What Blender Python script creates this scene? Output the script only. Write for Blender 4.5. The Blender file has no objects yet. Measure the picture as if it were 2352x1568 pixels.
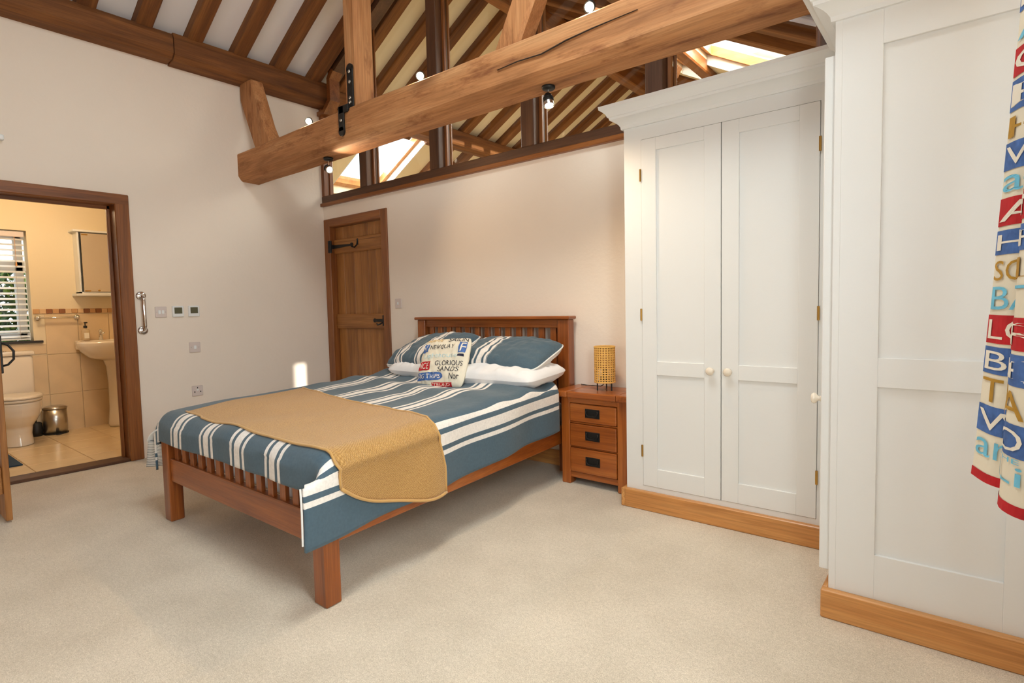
import bpy, bmesh, math, random
from mathutils import Vector, Matrix, noise
random.seed(7)
sc = bpy.context.scene
COL = sc.collection
PI = math.pi
# ------------------------------------------------------------------ camera
CAM = Vector((5.049, -3.272, 1.136)); YAW, PIT, ROL = [math.radians(a) for a in (38.98, 3.54, -1.26)]
FPX = 1290.06
fw = Vector((-math.sin(YAW)*math.cos(PIT), math.cos(YAW)*math.cos(PIT), -math.sin(PIT)))
r0 = Vector((math.cos(YAW), math.sin(YAW), 0)); u0 = r0.cross(fw)
rv = r0*math.cos(ROL) + u0*math.sin(ROL); uv_ = u0*math.cos(ROL) - r0*math.sin(ROL)
cd = bpy.data.cameras.new('camera'); cam = bpy.data.objects.new('camera', cd); COL.objects.link(cam)
cd.sensor_width = 36; cd.lens = FPX/2352*36; cd.clip_start = .05; cd.clip_end = 60
M = Matrix((rv, uv_, -fw)).transposed().to_4x4(); M.translation = CAM; cam.matrix_world = M
sc.camera = cam
# ------------------------------------------------------------------ world, sun, daylight, exposure
w = bpy.data.worlds.new('sky'); sc.world = w; w.use_nodes = True
bg = w.node_tree.nodes['Background']; bg.inputs[0].default_value = (.86, .93, 1, 1); bg.inputs[1].default_value = 2.3
def lamp(name, kind, energy, color, loc, aim, parent=None, **kw):
    l = bpy.data.lights.new(name, kind); l.energy = energy; l.color = color
    for k, v in kw.items(): setattr(l, k, v)
    o = bpy.data.objects.new(name, l); COL.objects.link(o); o.location = loc
    o.rotation_euler = Vector(aim).to_track_quat('-Z', 'Y').to_euler()
    if parent: o.parent = parent
    return o
SUN_DIR = Vector((-1, .167, -.27))
lamp('sun', 'SUN', 7, (1, .93, .82), (9, -3, 5), SUN_DIR, angle=math.radians(.6))
lamp('side_window_daylight', 'AREA', 66, (.86, .97, 1), (5.36, -2.40, 1.5), (-1, .12, -.25), shape='RECTANGLE', size=1.15, size_y=1.15)
lamp('rear_window_daylight', 'AREA', 10, (.95, .97, 1), (4.15, -5.62, 1.52), (0, 1, .02), shape='RECTANGLE', size=1.05, size_y=1.1)
lamp('added_roof_light', 'AREA', 62, (.90, .98, 1), (3.98, -2.0, 3.86), (-.2, .05, -.97), shape='RECTANGLE', size=.95, size_y=.95)  # area light over the added, unseen roof window, brightens carpet and bed
lamp('next_room_daylight', 'AREA', 110, (1, .97, .92), (-.78, 1.3, 3.12), (.48, 0, -.87), shape='RECTANGLE', size=1.0, size_y=.6)
lamp('next_room_daylight', 'AREA', 150, (1, .95, .86), (3.42, 1.9, 3.66), (-.48, 0, -.87), shape='RECTANGLE', size=1.6, size_y=2.0)
vs = sc.view_settings
vs.view_transform = 'Standard'; vs.look = 'None'; vs.gamma = 1; vs.use_curve_mapping = False
vs.exposure = -.05

# ------------------------------------------------------------------ materials
def srgb(r, g, b):
    f = lambda c: (c/255/12.92) if c/255 <= .04045 else ((c/255+.055)/1.055)**2.4
    return (f(r), f(g), f(b), 1)
MATS = {}
def newmat(name):
    m = bpy.data.materials.new(name); m.use_nodes = True; MATS[name] = m
    nt = m.node_tree; return m, nt, nt.nodes, nt.links, nt.nodes['Principled BSDF']
def nd(N, t, **kw):
    n = N.new(t)
    for k, v in kw.items():
        if k == 'inp':
            for i, x in v.items(): n.inputs[i].default_value = x
        else: setattr(n, k, v)
    return n
def ramp(N, stops, interp='LINEAR'):
    r = N.new('ShaderNodeValToRGB'); cr = r.color_ramp; cr.interpolation = interp
    while len(cr.elements) < len(stops): cr.elements.new(.5)
    for e, (p, c) in zip(cr.elements, stops): e.position = p; e.color = c
    return r
def plain(name, col, rough=.5, metal=0, bump=0, bscale=60, var=0, vscale=3, spec=None, sheen=0, coat=0):
    m, nt, N, L, b = newmat(name)
    b.inputs['Base Color'].default_value = col; b.inputs['Roughness'].default_value = rough; b.inputs['Metallic'].default_value = metal
    if spec is not None: b.inputs['Specular IOR Level'].default_value = spec
    if sheen: b.inputs['Sheen Weight'].default_value = sheen
    if coat: b.inputs['Coat Weight'].default_value = coat; b.inputs['Coat Roughness'].default_value = .15
    if var or bump: tc = nd(N, 'ShaderNodeTexCoord')
    if var:
        n = nd(N, 'ShaderNodeTexNoise', inp={'Scale': vscale, 'Detail': 5}); L.new(tc.outputs['Object'], n.inputs['Vector'])
        c1 = tuple(max(0, c*(1-var)) for c in col[:3])+(1,); c2 = tuple(min(1, c*(1+var)) for c in col[:3])+(1,)
        r = ramp(N, [(.3, c1), (.7, c2)]); L.new(n.outputs['Fac'], r.inputs[0]); L.new(r.outputs[0], b.inputs['Base Color'])
    if bump:
        n = nd(N, 'ShaderNodeTexNoise', inp={'Scale': bscale, 'Detail': 4}); L.new(tc.outputs['Object'], n.inputs['Vector'])
        bp = nd(N, 'ShaderNodeBump', inp={'Strength': bump, 'Distance': .01}); L.new(n.outputs['Fac'], bp.inputs['Height']); L.new(bp.outputs[0], b.inputs['Normal'])
    return m
def wood(name, dark, mid, light, axis, rough=.5, cross=9, knots=0, coat=0, stain=0):
    m, nt, N, L, b = newmat(name)
    tc = nd(N, 'ShaderNodeTexCoord'); oi = nd(N, 'ShaderNodeObjectInfo')
    mul = nd(N, 'ShaderNodeMath', operation='MULTIPLY', inp={1: 13.7}); L.new(oi.outputs['Random'], mul.inputs[0])
    add = nd(N, 'ShaderNodeVectorMath', operation='ADD'); L.new(tc.outputs['Object'], add.inputs[0]); L.new(mul.outputs[0], add.inputs[1])
    def mp(a, c):
        q = nd(N, 'ShaderNodeMapping'); s = [c, c, c]; s['XYZ'.index(axis)] = a
        q.inputs['Scale'].default_value = s; L.new(add.outputs[0], q.inputs['Vector']); return q
    m1 = mp(.7, cross); n1 = nd(N, 'ShaderNodeTexNoise', inp={'Scale': 1.3, 'Detail': 6, 'Roughness': .62, 'Distortion': .5}); L.new(m1.outputs[0], n1.inputs['Vector'])
    rp = ramp(N, [(.28, dark), (.5, mid), (.72, light)]); L.new(n1.outputs['Fac'], rp.inputs[0])
    m2 = mp(3, 90); n2 = nd(N, 'ShaderNodeTexNoise', inp={'Scale': 1.5, 'Detail': 3}); L.new(m2.outputs[0], n2.inputs['Vector'])
    r2 = ramp(N, [(.3, (.72, .68, .62, 1)), (.62, (1.08, 1.08, 1.08, 1))]); L.new(n2.outputs['Fac'], r2.inputs[0])
    mx = nd(N, 'ShaderNodeMix', data_type='RGBA', blend_type='MULTIPLY'); mx.inputs[0].default_value = .75
    L.new(rp.outputs[0], mx.inputs[6]); L.new(r2.outputs[0], mx.inputs[7]); col = mx.outputs[2]
    if knots:
        m3 = mp(1.3, 3.4); v = nd(N, 'ShaderNodeTexVoronoi', inp={'Scale': knots}); L.new(m3.outputs[0], v.inputs['Vector'])
        r3 = ramp(N, [(.03, (.28, .2, .14, 1)), (.13, (1, 1, 1, 1))]); L.new(v.outputs['Distance'], r3.inputs[0])
        m4 = nd(N, 'ShaderNodeMix', data_type='RGBA', blend_type='MULTIPLY'); m4.inputs[0].default_value = .8
        L.new(col, m4.inputs[6]); L.new(r3.outputs[0], m4.inputs[7]); col = m4.outputs[2]
    if stain:
        m5 = mp(1.1, 4); n5 = nd(N, 'ShaderNodeTexNoise', inp={'Scale': 2.2, 'Detail': 5, 'Roughness': .7}); L.new(m5.outputs[0], n5.inputs['Vector'])
        r5 = ramp(N, [(.53, (1, 1, 1, 1)), (.66, (.48, .35, .28, 1))]); L.new(n5.outputs['Fac'], r5.inputs[0])
        m6 = nd(N, 'ShaderNodeMix', data_type='RGBA', blend_type='MULTIPLY'); m6.inputs[0].default_value = stain
        L.new(col, m6.inputs[6]); L.new(r5.outputs[0], m6.inputs[7]); col = m6.outputs[2]
    L.new(col, b.inputs['Base Color']); b.inputs['Roughness'].default_value = rough
    if coat: b.inputs['Coat Weight'].default_value = coat; b.inputs['Coat Roughness'].default_value = .2
    bp = nd(N, 'ShaderNodeBump', inp={'Strength': .18, 'Distance': .004}); L.new(n2.outputs['Fac'], bp.inputs['Height']); L.new(bp.outputs[0], b.inputs['Normal'])
    return m
def emis(name, col, s):
    m, nt, N, L, b = newmat(name)
    b.inputs['Base Color'].default_value = col; b.inputs['Emission Color'].default_value = col; b.inputs['Emission Strength'].default_value = s
    return m
plain('plaster', srgb(245, 232, 218), .9, bump=.12, bscale=40, var=.015, vscale=2)
plain('ceiling_white', srgb(240, 236, 236), .9, bump=.05, bscale=30)
plain('cream_plaster', srgb(238, 222, 190), .9, bump=.05)
plain('white_paint', srgb(233, 233, 231), .38, bump=.03, bscale=120)
plain('white_plastic', srgb(222, 208, 202), .4)
plain('upvc', srgb(240, 242, 242), .3)
plain('ceramic', srgb(238, 226, 208), .12, coat=.4)
plain('chrome', (.8, .8, .8, 1), .12, 1); plain('steel', (.55, .53, .5, 1), .28, 1)
plain('brass', srgb(190, 150, 80), .3, 1)
plain('iron', srgb(32, 30, 29), .45, .3, bump=.2, bscale=40)
plain('black', srgb(20, 20, 20), .5)
plain('screen', srgb(92, 90, 66), .35)
plain('lcd_text', srgb(60, 62, 50), .5)
plain('mirror', (.8, .78, .74, 1), .04, 1)
plain('slate', srgb(48, 44, 44), .3)
plain('tile', srgb(226, 200, 162), .3, var=.06, vscale=5)
plain('tile_floor', srgb(224, 198, 158), .22, var=.06, vscale=4)
plain('grout', srgb(196, 174, 140), .8)
plain('border_tan', srgb(206, 160, 110), .4); plain('border_brown', srgb(150, 96, 58), .4); plain('border_pale', srgb(226, 190, 146), .4)
plain('mat_blue', srgb(40, 62, 84), .95, bump=.4, bscale=200)
plain('lining', srgb(236, 236, 234), .9)
plain('white_cotton', srgb(238, 238, 240), .85, bump=.6, bscale=9)
plain('cream_cloth', srgb(236, 228, 208), .85, bump=.15, bscale=30, var=.03)
plain('print_red', srgb(190, 30, 38), .85, var=.12, vscale=30); plain('print_blue', srgb(72, 108, 172), .85, var=.25, vscale=40)
plain('print_sky', srgb(116, 196, 228), .85, var=.1, vscale=40); plain('print_gold', srgb(182, 138, 50), .85, var=.15, vscale=40)
plain('print_dark', srgb(44, 46, 56), .85); plain('print_white', srgb(240, 234, 220), .85); plain('print_pale_blue', srgb(198, 222, 226), .85)
plain('print_navy', srgb(36, 40, 66), .85); plain('print_green', srgb(150, 160, 110), .85, var=.3, vscale=60); plain('print_yellow', srgb(226, 188, 110), .85)
plain('rattan', srgb(232, 178, 92), .6, bump=.3, bscale=150)
plain('shade_lining', srgb(246, 214, 150), .9)
plain('soap', srgb(206, 184, 150), .15)
plain('leaf', srgb(52, 88, 40), .6, var=.5, vscale=4); plain('leaf_light', srgb(120, 150, 62), .6, var=.3, vscale=4)
plain('mortar_dark', srgb(60, 48, 40), .9)
plain('cord', srgb(222, 160, 100), .8)
emis('bulb_glow', (1, .86, .62, 1), 7)
BD, BM, BL = srgb(138, 90, 52), srgb(186, 128, 80), srgb(206, 154, 106)
for ax in 'XYZ':
    wood('oak_beam_'+ax, BD, BM, BL, ax, .75, 6, .55, 0, .8)
    wood('old_rafter_'+ax, srgb(86, 50, 24), srgb(124, 76, 36), srgb(150, 98, 50), ax, .75, 8)
    wood('bed_oak_'+ax, srgb(112, 56, 20), srgb(146, 78, 30), srgb(170, 98, 42), ax, .34, 11, 0, .3)
    wood('stand_oak_'+ax, srgb(126, 62, 20), srgb(164, 88, 32), srgb(190, 112, 48), ax, .32, 10, 0, .3)
    wood('pine_'+ax, srgb(176, 112, 52), srgb(204, 142, 78), srgb(220, 164, 100), ax, .42, 9, 1.15, .2)
    wood('frame_oak_'+ax, srgb(104, 58, 26), srgb(142, 84, 38), srgb(164, 104, 52), ax, .45, 9, 0, .15)
    wood('door_oak_'+ax, srgb(128, 78, 34), srgb(164, 108, 52), srgb(186, 130, 70), ax, .5, 9, .6, .1)
    wood('mullion_'+ax, srgb(66, 42, 28), srgb(92, 60, 40), srgb(112, 76, 50), ax, .5, 9)
def carpet():
    m, nt, N, L, b = newmat('carpet'); tc = nd(N, 'ShaderNodeTexCoord')
    n = nd(N, 'ShaderNodeTexNoise', inp={'Scale': 260, 'Detail': 2}); L.new(tc.outputs['Object'], n.inputs['Vector'])
    n2 = nd(N, 'ShaderNodeTexNoise', inp={'Scale': 2.2, 'Detail': 6, 'Roughness': .65}); L.new(tc.outputs['Object'], n2.inputs['Vector'])
    n4 = nd(N, 'ShaderNodeTexNoise', inp={'Scale': 75, 'Detail': 3, 'Roughness': .7}); L.new(tc.outputs['Object'], n4.inputs['Vector'])
    r4 = ramp(N, [(.35, (.90, .89, .87, 1)), (.65, (1.06, 1.06, 1.06, 1))]); L.new(n4.outputs['Fac'], r4.inputs[0])
    r = ramp(N, [(.3, srgb(200, 186, 166)), (.7, srgb(236, 225, 208))]); L.new(n.outputs['Fac'], r.inputs[0])
    r2 = ramp(N, [(.35, (.88, .87, .85, 1)), (.65, (1.03, 1.03, 1.03, 1))]); L.new(n2.outputs['Fac'], r2.inputs[0])
    mx = nd(N, 'ShaderNodeMix', data_type='RGBA', blend_type='MULTIPLY'); mx.inputs[0].default_value = 1
    L.new(r.outputs[0], mx.inputs[6]); L.new(r2.outputs[0], mx.inputs[7]); m7 = nd(N, 'ShaderNodeMix', data_type='RGBA', blend_type='MULTIPLY'); m7.inputs[0].default_value = 1; L.new(mx.outputs[2], m7.inputs[6]); L.new(r4.outputs[0], m7.inputs[7]); L.new(m7.outputs[2], b.inputs['Base Color'])
    b.inputs['Roughness'].default_value = .97; b.inputs['Sheen Weight'].default_value = .2
    bp = nd(N, 'ShaderNodeBump', inp={'Strength': .5, 'Distance': .006}); L.new(n.outputs['Fac'], bp.inputs['Height']); L.new(bp.outputs[0], b.inputs['Normal'])
carpet()
def stripes(name, navy, white, vertical=False):
    m, nt, N, L, b = newmat(name); u = nd(N, 'ShaderNodeUVMap'); s = nd(N, 'ShaderNodeSeparateXYZ'); L.new(u.outputs[0], s.inputs[0])
    fr = nd(N, 'ShaderNodeMath', operation='FRACT'); L.new(s.outputs[0], fr.inputs[0])
    P = .32; a = [(0, white), (.022/P, navy), (.045/P, white), (.098/P, navy), (.121/P, white), (.143/P, navy)]
    r = ramp(N, a, 'CONSTANT'); L.new(fr.outputs[0], r.inputs[0])
    tc = nd(N, 'ShaderNodeTexCoord'); n = nd(N, 'ShaderNodeTexNoise', inp={'Scale': 90, 'Detail': 3}); L.new(tc.outputs['Object'], n.inputs['Vector'])
    r2 = ramp(N, [(.3, (.9, .9, .9, 1)), (.7, (1.05, 1.05, 1.05, 1))]); L.new(n.outputs['Fac'], r2.inputs[0])
    mx = nd(N, 'ShaderNodeMix', data_type='RGBA', blend_type='MULTIPLY'); mx.inputs[0].default_value = 1
    L.new(r.outputs[0], mx.inputs[6]); L.new(r2.outputs[0], mx.inputs[7]); L.new(mx.outputs[2], b.inputs['Base Color'])
    b.inputs['Roughness'].default_value = .88; b.inputs['Sheen Weight'].default_value = .15
    n3 = nd(N, 'ShaderNodeTexNoise', inp={'Scale': 9, 'Detail': 4}); L.new(tc.outputs['Object'], n3.inputs['Vector'])
    bp = nd(N, 'ShaderNodeBump', inp={'Strength': .25, 'Distance': .02}); L.new(n3.outputs['Fac'], bp.inputs['Height']); L.new(bp.outputs[0], b.inputs['Normal'])
stripes('duvet_stripe', srgb(74, 97, 112), srgb(240, 234, 228))
def ticking():
    m, nt, N, L, b = newmat('ticking'); u = nd(N, 'ShaderNodeUVMap'); s = nd(N, 'ShaderNodeSeparateXYZ'); L.new(u.outputs[0], s.inputs[0])
    fr = nd(N, 'ShaderNodeMath', operation='FRACT'); mm = nd(N, 'ShaderNodeMath', operation='MULTIPLY', inp={1: 110}); L.new(s.outputs[1], mm.inputs[0]); L.new(mm.outputs[0], fr.inputs[0])
    r = ramp(N, [(0, srgb(120, 128, 134)), (.35, srgb(228, 226, 222))], 'CONSTANT'); L.new(fr.outputs[0], r.inputs[0]); L.new(r.outputs[0], b.inputs['Base Color'])
    b.inputs['Roughness'].default_value = .9
ticking()
def knit():
    m, nt, N, L, b = newmat('knit'); u = nd(N, 'ShaderNodeUVMap')
    mp = nd(N, 'ShaderNodeMapping'); mp.inputs['Scale'].default_value = (125, 125, 1); mp.inputs['Rotation'].default_value = (0, 0, .78); L.new(u.outputs[0], mp.inputs['Vector'])
    ck = nd(N, 'ShaderNodeTexVoronoi', inp={'Scale': 1.0, 'Randomness': .25}); L.new(mp.outputs[0], ck.inputs['Vector'])
    r = ramp(N, [(.1, srgb(214, 170, 104)), (.65, srgb(160, 116, 58))]); L.new(ck.outputs['Distance'], r.inputs[0]); L.new(r.outputs[0], b.inputs['Base Color'])
    b.inputs['Roughness'].default_value = .95; b.inputs['Sheen Weight'].default_value = .25
    bp = nd(N, 'ShaderNodeBump', inp={'Strength': .7, 'Distance': .004}); bp.invert = True; L.new(ck.outputs['Distance'], bp.inputs['Height']); L.new(bp.outputs[0], b.inputs['Normal'])
knit()
def glass():
    m, nt, N, L, b = newmat('glass'); out = nt.nodes['Material Output']; N.remove(b)
    t = nd(N, 'ShaderNodeBsdfTransparent', inp={0: (.97, .98, .97, 1)}); g = nd(N, 'ShaderNodeBsdfGlossy', inp={'Roughness': .01})
    lw = nd(N, 'ShaderNodeLayerWeight', inp={0: .5}); pw = nd(N, 'ShaderNodeMath', operation='POWER', inp={1: 4.0}); ml = nd(N, 'ShaderNodeMath', operation='MULTIPLY_ADD', inp={1: .55, 2: .03})
    L.new(lw.outputs['Facing'], pw.inputs[0]); L.new(pw.outputs[0], ml.inputs[0]); mx = nd(N, 'ShaderNodeMixShader'); L.new(ml.outputs[0], mx.inputs[0]); L.new(t.outputs[0], mx.inputs[1]); L.new(g.outputs[0], mx.inputs[2]); L.new(mx.outputs[0], out.inputs[0])
glass()

# ------------------------------------------------------------------ object helpers
def wl(o):
    v = Vector((0, 0, 0))
    while o: v = v + o.location; o = o.parent
    return v
def tag(o, label=None, cat=None, group=None, kind=None):
    for k, v in (('label', label), ('category', cat), ('group', group), ('kind', kind)):
        if v: o[k] = v
    return o
def thing(name, label, cat, loc=(0, 0, 0), group=None, kind=None):
    o = bpy.data.objects.new(name, None); COL.objects.link(o); o.location = loc; o.empty_display_size = .05
    return tag(o, label, cat, group, kind)
class MB:
    def __init__(s): s.bm = bmesh.new(); s.uv = None
    def _merge(s, t):
        me = bpy.data.meshes.new('t'); t.to_mesh(me); t.free(); s.bm.from_mesh(me); bpy.data.meshes.remove(me)
    def box(s, x0, x1, y0, y1, z0, z1, bev=0, seg=1, rot=None, pivot=None):
        t = bmesh.new(); bmesh.ops.create_cube(t, size=1)
        c = Vector(((x0+x1)/2, (y0+y1)/2, (z0+z1)/2)); d = (abs(x1-x0), abs(y1-y0), abs(z1-z0))
        for v in t.verts: v.co = Vector((v.co.x*d[0], v.co.y*d[1], v.co.z*d[2]))
        if bev: bmesh.ops.bevel(t, geom=t.edges[:], offset=min(bev, min(d)*.45), segments=seg, affect='EDGES', profile=.5)
        p = Vector(pivot)-c if pivot else Vector((0, 0, 0))
        for v in t.verts:
            q = v.co
            if rot: q = rot @ (q-p) + p
            v.co = q + c
        s._merge(t); return s
    def cyl(s, p0, p1, ra, rb=None, n=16, caps=True):
        rb = ra if rb is None else rb; p0 = Vector(p0); p1 = Vector(p1); a = (p1-p0)
        t = bmesh.new(); bmesh.ops.create_cone(t, cap_ends=caps, segments=n, radius1=ra, radius2=rb, depth=a.length)
        q = a.normalized().to_track_quat('Z', 'Y').to_matrix()
        for v in t.verts: v.co = q @ v.co + (p0+p1)/2
        s._merge(t); return s
    def ball(s, c, r, sc=(1, 1, 1), n=12):
        t = bmesh.new(); bmesh.ops.create_uvsphere(t, u_segments=n*2, v_segments=n, radius=r)
        for v in t.verts: v.co = Vector((v.co.x*sc[0], v.co.y*sc[1], v.co.z*sc[2]))+Vector(c)
        s._merge(t); return s
    def lathe(s, prof, c, n=24, axis='Z', sx=1, sy=1):
        t = bmesh.new(); rings = []
        for (r, z) in prof:
            ring = []
            for i in range(n):
                a = 2*PI*i/n; x, y = r*math.cos(a)*sx, r*math.sin(a)*sy
                p = {'Z': (x, y, z), 'X': (z, x, y), 'Y': (x, z, y), '-Y': (x, -z, y), '-X': (-z, x, y)}[axis]
                ring.append(t.verts.new(Vector(p)+Vector(c)))
            rings.append(ring)
        for a, b in zip(rings, rings[1:]):
            for i in range(n): t.faces.new((a[i], a[(i+1) % n], b[(i+1) % n], b[i]))
        if prof[0][0] > 1e-4: t.faces.new(rings[0][::-1])
        if prof[-1][0] > 1e-4: t.faces.new(rings[-1])
        bmesh.ops.remove_doubles(t, verts=t.verts, dist=1e-5); bmesh.ops.recalc_face_normals(t, faces=t.faces)
        s._merge(t); return s
    def tube(s, pts, r, n=8):
        t = bmesh.new(); pts = [Vector(p) for p in pts]; rings = []
        for i, p in enumerate(pts):
            d = (pts[min(i+1, len(pts)-1)]-pts[max(i-1, 0)]).normalized(); q = d.to_track_quat('Z', 'Y').to_matrix()
            if rings:
                # keep twist small
                pass
            rings.append([t.verts.new(p+q@Vector((r*math.cos(2*PI*k/n), r*math.sin(2*PI*k/n), 0))) for k in range(n)])
        for a, b in zip(rings, rings[1:]):
            # align nearest start
            k0 = min(range(n), key=lambda k: (b[k].co-a[0].co).length)
            for i in range(n): t.faces.new((a[i], a[(i+1) % n], b[(i+1+k0) % n], b[(i+k0) % n]))
            b[:] = b[k0:]+b[:k0]
        t.faces.new(rings[0][::-1]); t.faces.new(rings[-1]); bmesh.ops.recalc_face_normals(t, faces=t.faces)
        s._merge(t); return s
    def prism(s, poly, axis, a0, a1):
        # poly: 2D points in the two other axes (order XYZ without axis)
        t = bmesh.new()
        def P(p, a):
            l = list(p); l.insert('XYZ'.index(axis), a); return l
        A = [t.verts.new(P(p, a0)) for p in poly]; B = [t.verts.new(P(p, a1)) for p in poly]; n = len(poly)
        t.faces.new(A); t.faces.new(B[::-1])
        for i in range(n): t.faces.new((A[i], B[i], B[(i+1) % n], A[(i+1) % n]))
        bmesh.ops.recalc_face_normals(t, faces=t.faces); s._merge(t); return s
    def raw(s, verts, faces):
        vs_ = [s.bm.verts.new(v) for v in verts]
        for f in faces: s.bm.faces.new([vs_[i] for i in f])
        return s
    def quad_strip(s, polyA, polyB):
        n = len(polyA); vs_ = [s.bm.verts.new(p) for p in polyA+polyB]
        for i in range(n-1): s.bm.faces.new((vs_[i], vs_[i+1], vs_[n+i+1], vs_[n+i]))
        return s
    def map(s, f):
        for v in s.bm.verts: v.co = f(v.co)
        return s
    def done(s, name, mat, parent=None, smooth=False, recalc=False):
        if recalc: bmesh.ops.recalc_face_normals(s.bm, faces=s.bm.faces)
        me = bpy.data.meshes.new(name); off = wl(parent) if parent else Vector((0, 0, 0))
        for v in s.bm.verts: v.co = v.co-off
        s.bm.to_mesh(me); s.bm.free()
        if smooth:
            for p in me.polygons: p.use_smooth = True
        me.materials.append(MATS[mat])
        o = bpy.data.objects.new(name, me); COL.objects.link(o)
        if parent: o.parent = parent
        return o
def bx(name, mat, parent, *a, **k): return MB().box(*a, **k).done(name, mat, parent)
def autosmooth(o, ang=40):
    me = o.data
    for p in me.polygons: p.use_smooth = True
    me.set_sharp_from_angle(angle=math.radians(ang)); return o
def struct(o, label=None): return tag(o, label, None, None, 'structure')
def sroot(name, label, loc=(0, 0, 0)): return thing(name, label, None, loc, None, 'structure')
def grid(name, nu, nv, f, mat, parent, uvf=None, thick=0, smooth=True):
    off = wl(parent) if parent else Vector((0, 0, 0))
    vs_ = [Vector(f(i/nu, j/nv))-off for j in range(nv+1) for i in range(nu+1)]
    fs = [(j*(nu+1)+i, j*(nu+1)+i+1, (j+1)*(nu+1)+i+1, (j+1)*(nu+1)+i) for j in range(nv) for i in range(nu)]
    me = bpy.data.meshes.new(name); me.from_pydata(vs_, [], fs); me.update()
    if uvf:
        ul = me.uv_layers.new(name='UVMap')
        for l in me.loops:
            k = l.vertex_index; ul.data[l.index].uv = uvf((k % (nu+1))/nu, (k//(nu+1))/nv)
    for p in me.polygons: p.use_smooth = smooth
    me.materials.append(MATS[mat]); o = bpy.data.objects.new(name, me); COL.objects.link(o)
    if parent: o.parent = parent
    if thick:
        md = o.modifiers.new('thickness', 'SOLIDIFY'); md.thickness = thick; md.offset = -1
    return o
def clone(o, parent=None, loc=None):
    c = o.copy(); COL.objects.link(c); c.parent = parent
    if loc is not None: c.location = loc
    for ch in list(o.children): clone(ch, c)
    return c

# ================================================================== THE SETTING
RX = 5.25; YF = -5.6
TAN = math.tan(math.radians(29)); CO, SI = math.cos(math.radians(29)), math.sin(math.radians(29))
def zl(x, z0=3.43): return z0+TAN*(x-.12)          # left slope
def zr(x, z0=3.43): return z0+TAN*(4.28-x)         # right slope
RID = 2.2; RID2 = 1.6
def zr2(x, z0=2.775): return z0+TAN*(4.28-x)        # lower right slope of the room beyond
SL = {-1: zl, 1: zr, 2: zr2}
fl = struct(bx('floor', 'carpet', None, -.0, RX, YF, 0.02, -.1, 0), 'beige short pile carpet covering the bedroom floor')
# left wall with bathroom doorway
DY0, DY1, DZ = -2.66, -1.80, 1.99
m = MB(); m.box(-.12, 0, YF, DY0, 0, 3.3); m.box(-.12, 0, DY1, 0, 0, 3.3); m.box(-.12, 0, DY0, DY1, DZ, 3.3)
struct(m.done('wall_left', 'plaster'), 'plain off-white plaster wall with the bathroom doorway')
# back wall with plank door opening
m = MB(); m.box(0, .03, 0, .12, 0, 2.2); m.box(.03, .97, 0, .12, 2.02, 2.2); m.box(.97, RX, 0, .12, 0, 2.2)
struct(m.done('wall_back', 'plaster'), 'plain off-white wall behind the headboard')
# right wall with a window, rear wall with wide glazed doors (both outside the frame)
WY0, WY1, WZ0, WZ1 = -3.0, -1.75, .92, 2.1
m = MB(); m.box(RX, RX+.15, YF, WY0, 0, 2.95); m.box(RX, RX+.15, WY1, -1.42, 0, 2.95); m.box(RX, RX+.15, -1.15, .12, 0, 2.95); m.box(RX, RX+.15, -1.42, -1.15, 0, 1.75); m.box(RX, RX+.15, -1.42, -1.15, 2.08, 2.95); m.box(RX, RX+.15, WY0, WY1, 0, WZ0); m.box(RX, RX+.15, WY0, WY1, WZ1, 2.95)  # includes a slit added beside the wardrobe to let in a small sun patch
struct(m.done('wall_right', 'plaster'), 'plaster wall with the curtained window beside the wardrobe end')
m = MB(); m.box(-.1, 3.6, YF-.1, YF, 0, 4.7); m.box(4.7, RX+.1, YF-.1, YF, 0, 4.7); m.box(3.6, 4.7, YF-.1, YF, 2.1, 4.7); m.box(3.6, 4.7, YF-.1, YF, 0, .95)
struct(m.done('wall_front', 'plaster'), 'plaster wall behind the viewer with a window')
w3 = sroot('window_3', 'white framed window in the right wall behind the curtain', (RX+.1, -2.75, WZ0))
m = MB()
for a in ((WY0, WY0+.05, WZ0, WZ1), (WY1-.05, WY1, WZ0, WZ1), (WY0, WY1, WZ0, WZ0+.06), (WY0, WY1, WZ1-.06, WZ1)): m.box(RX+.08, RX+.13, a[0], a[1], a[2], a[3])
m.done('frame', 'upvc', w3); bx('sill', 'pine_Y', w3, RX-.03, RX+.08, WY0, WY1, WZ0-.03, WZ0)
ow = MB(); ow.box(7.5, 7.9, -8, -1.70, 0, 7); tag(ow.done('tall_sun_blocker', 'cream_plaster'), 'tall unseen block added outside the right window to stop the sun', 'sun blocker'); ow = MB(); ow.box(7.5, 7.7, -1.69, 2.0, 0, 2.0); tag(ow.done('low_sun_blocker', 'cream_plaster'), 'low unseen block added beside the tall one to trim the sun', 'wall')  # unseen blocks added outside, shaped to keep the sun to one small patch
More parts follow.
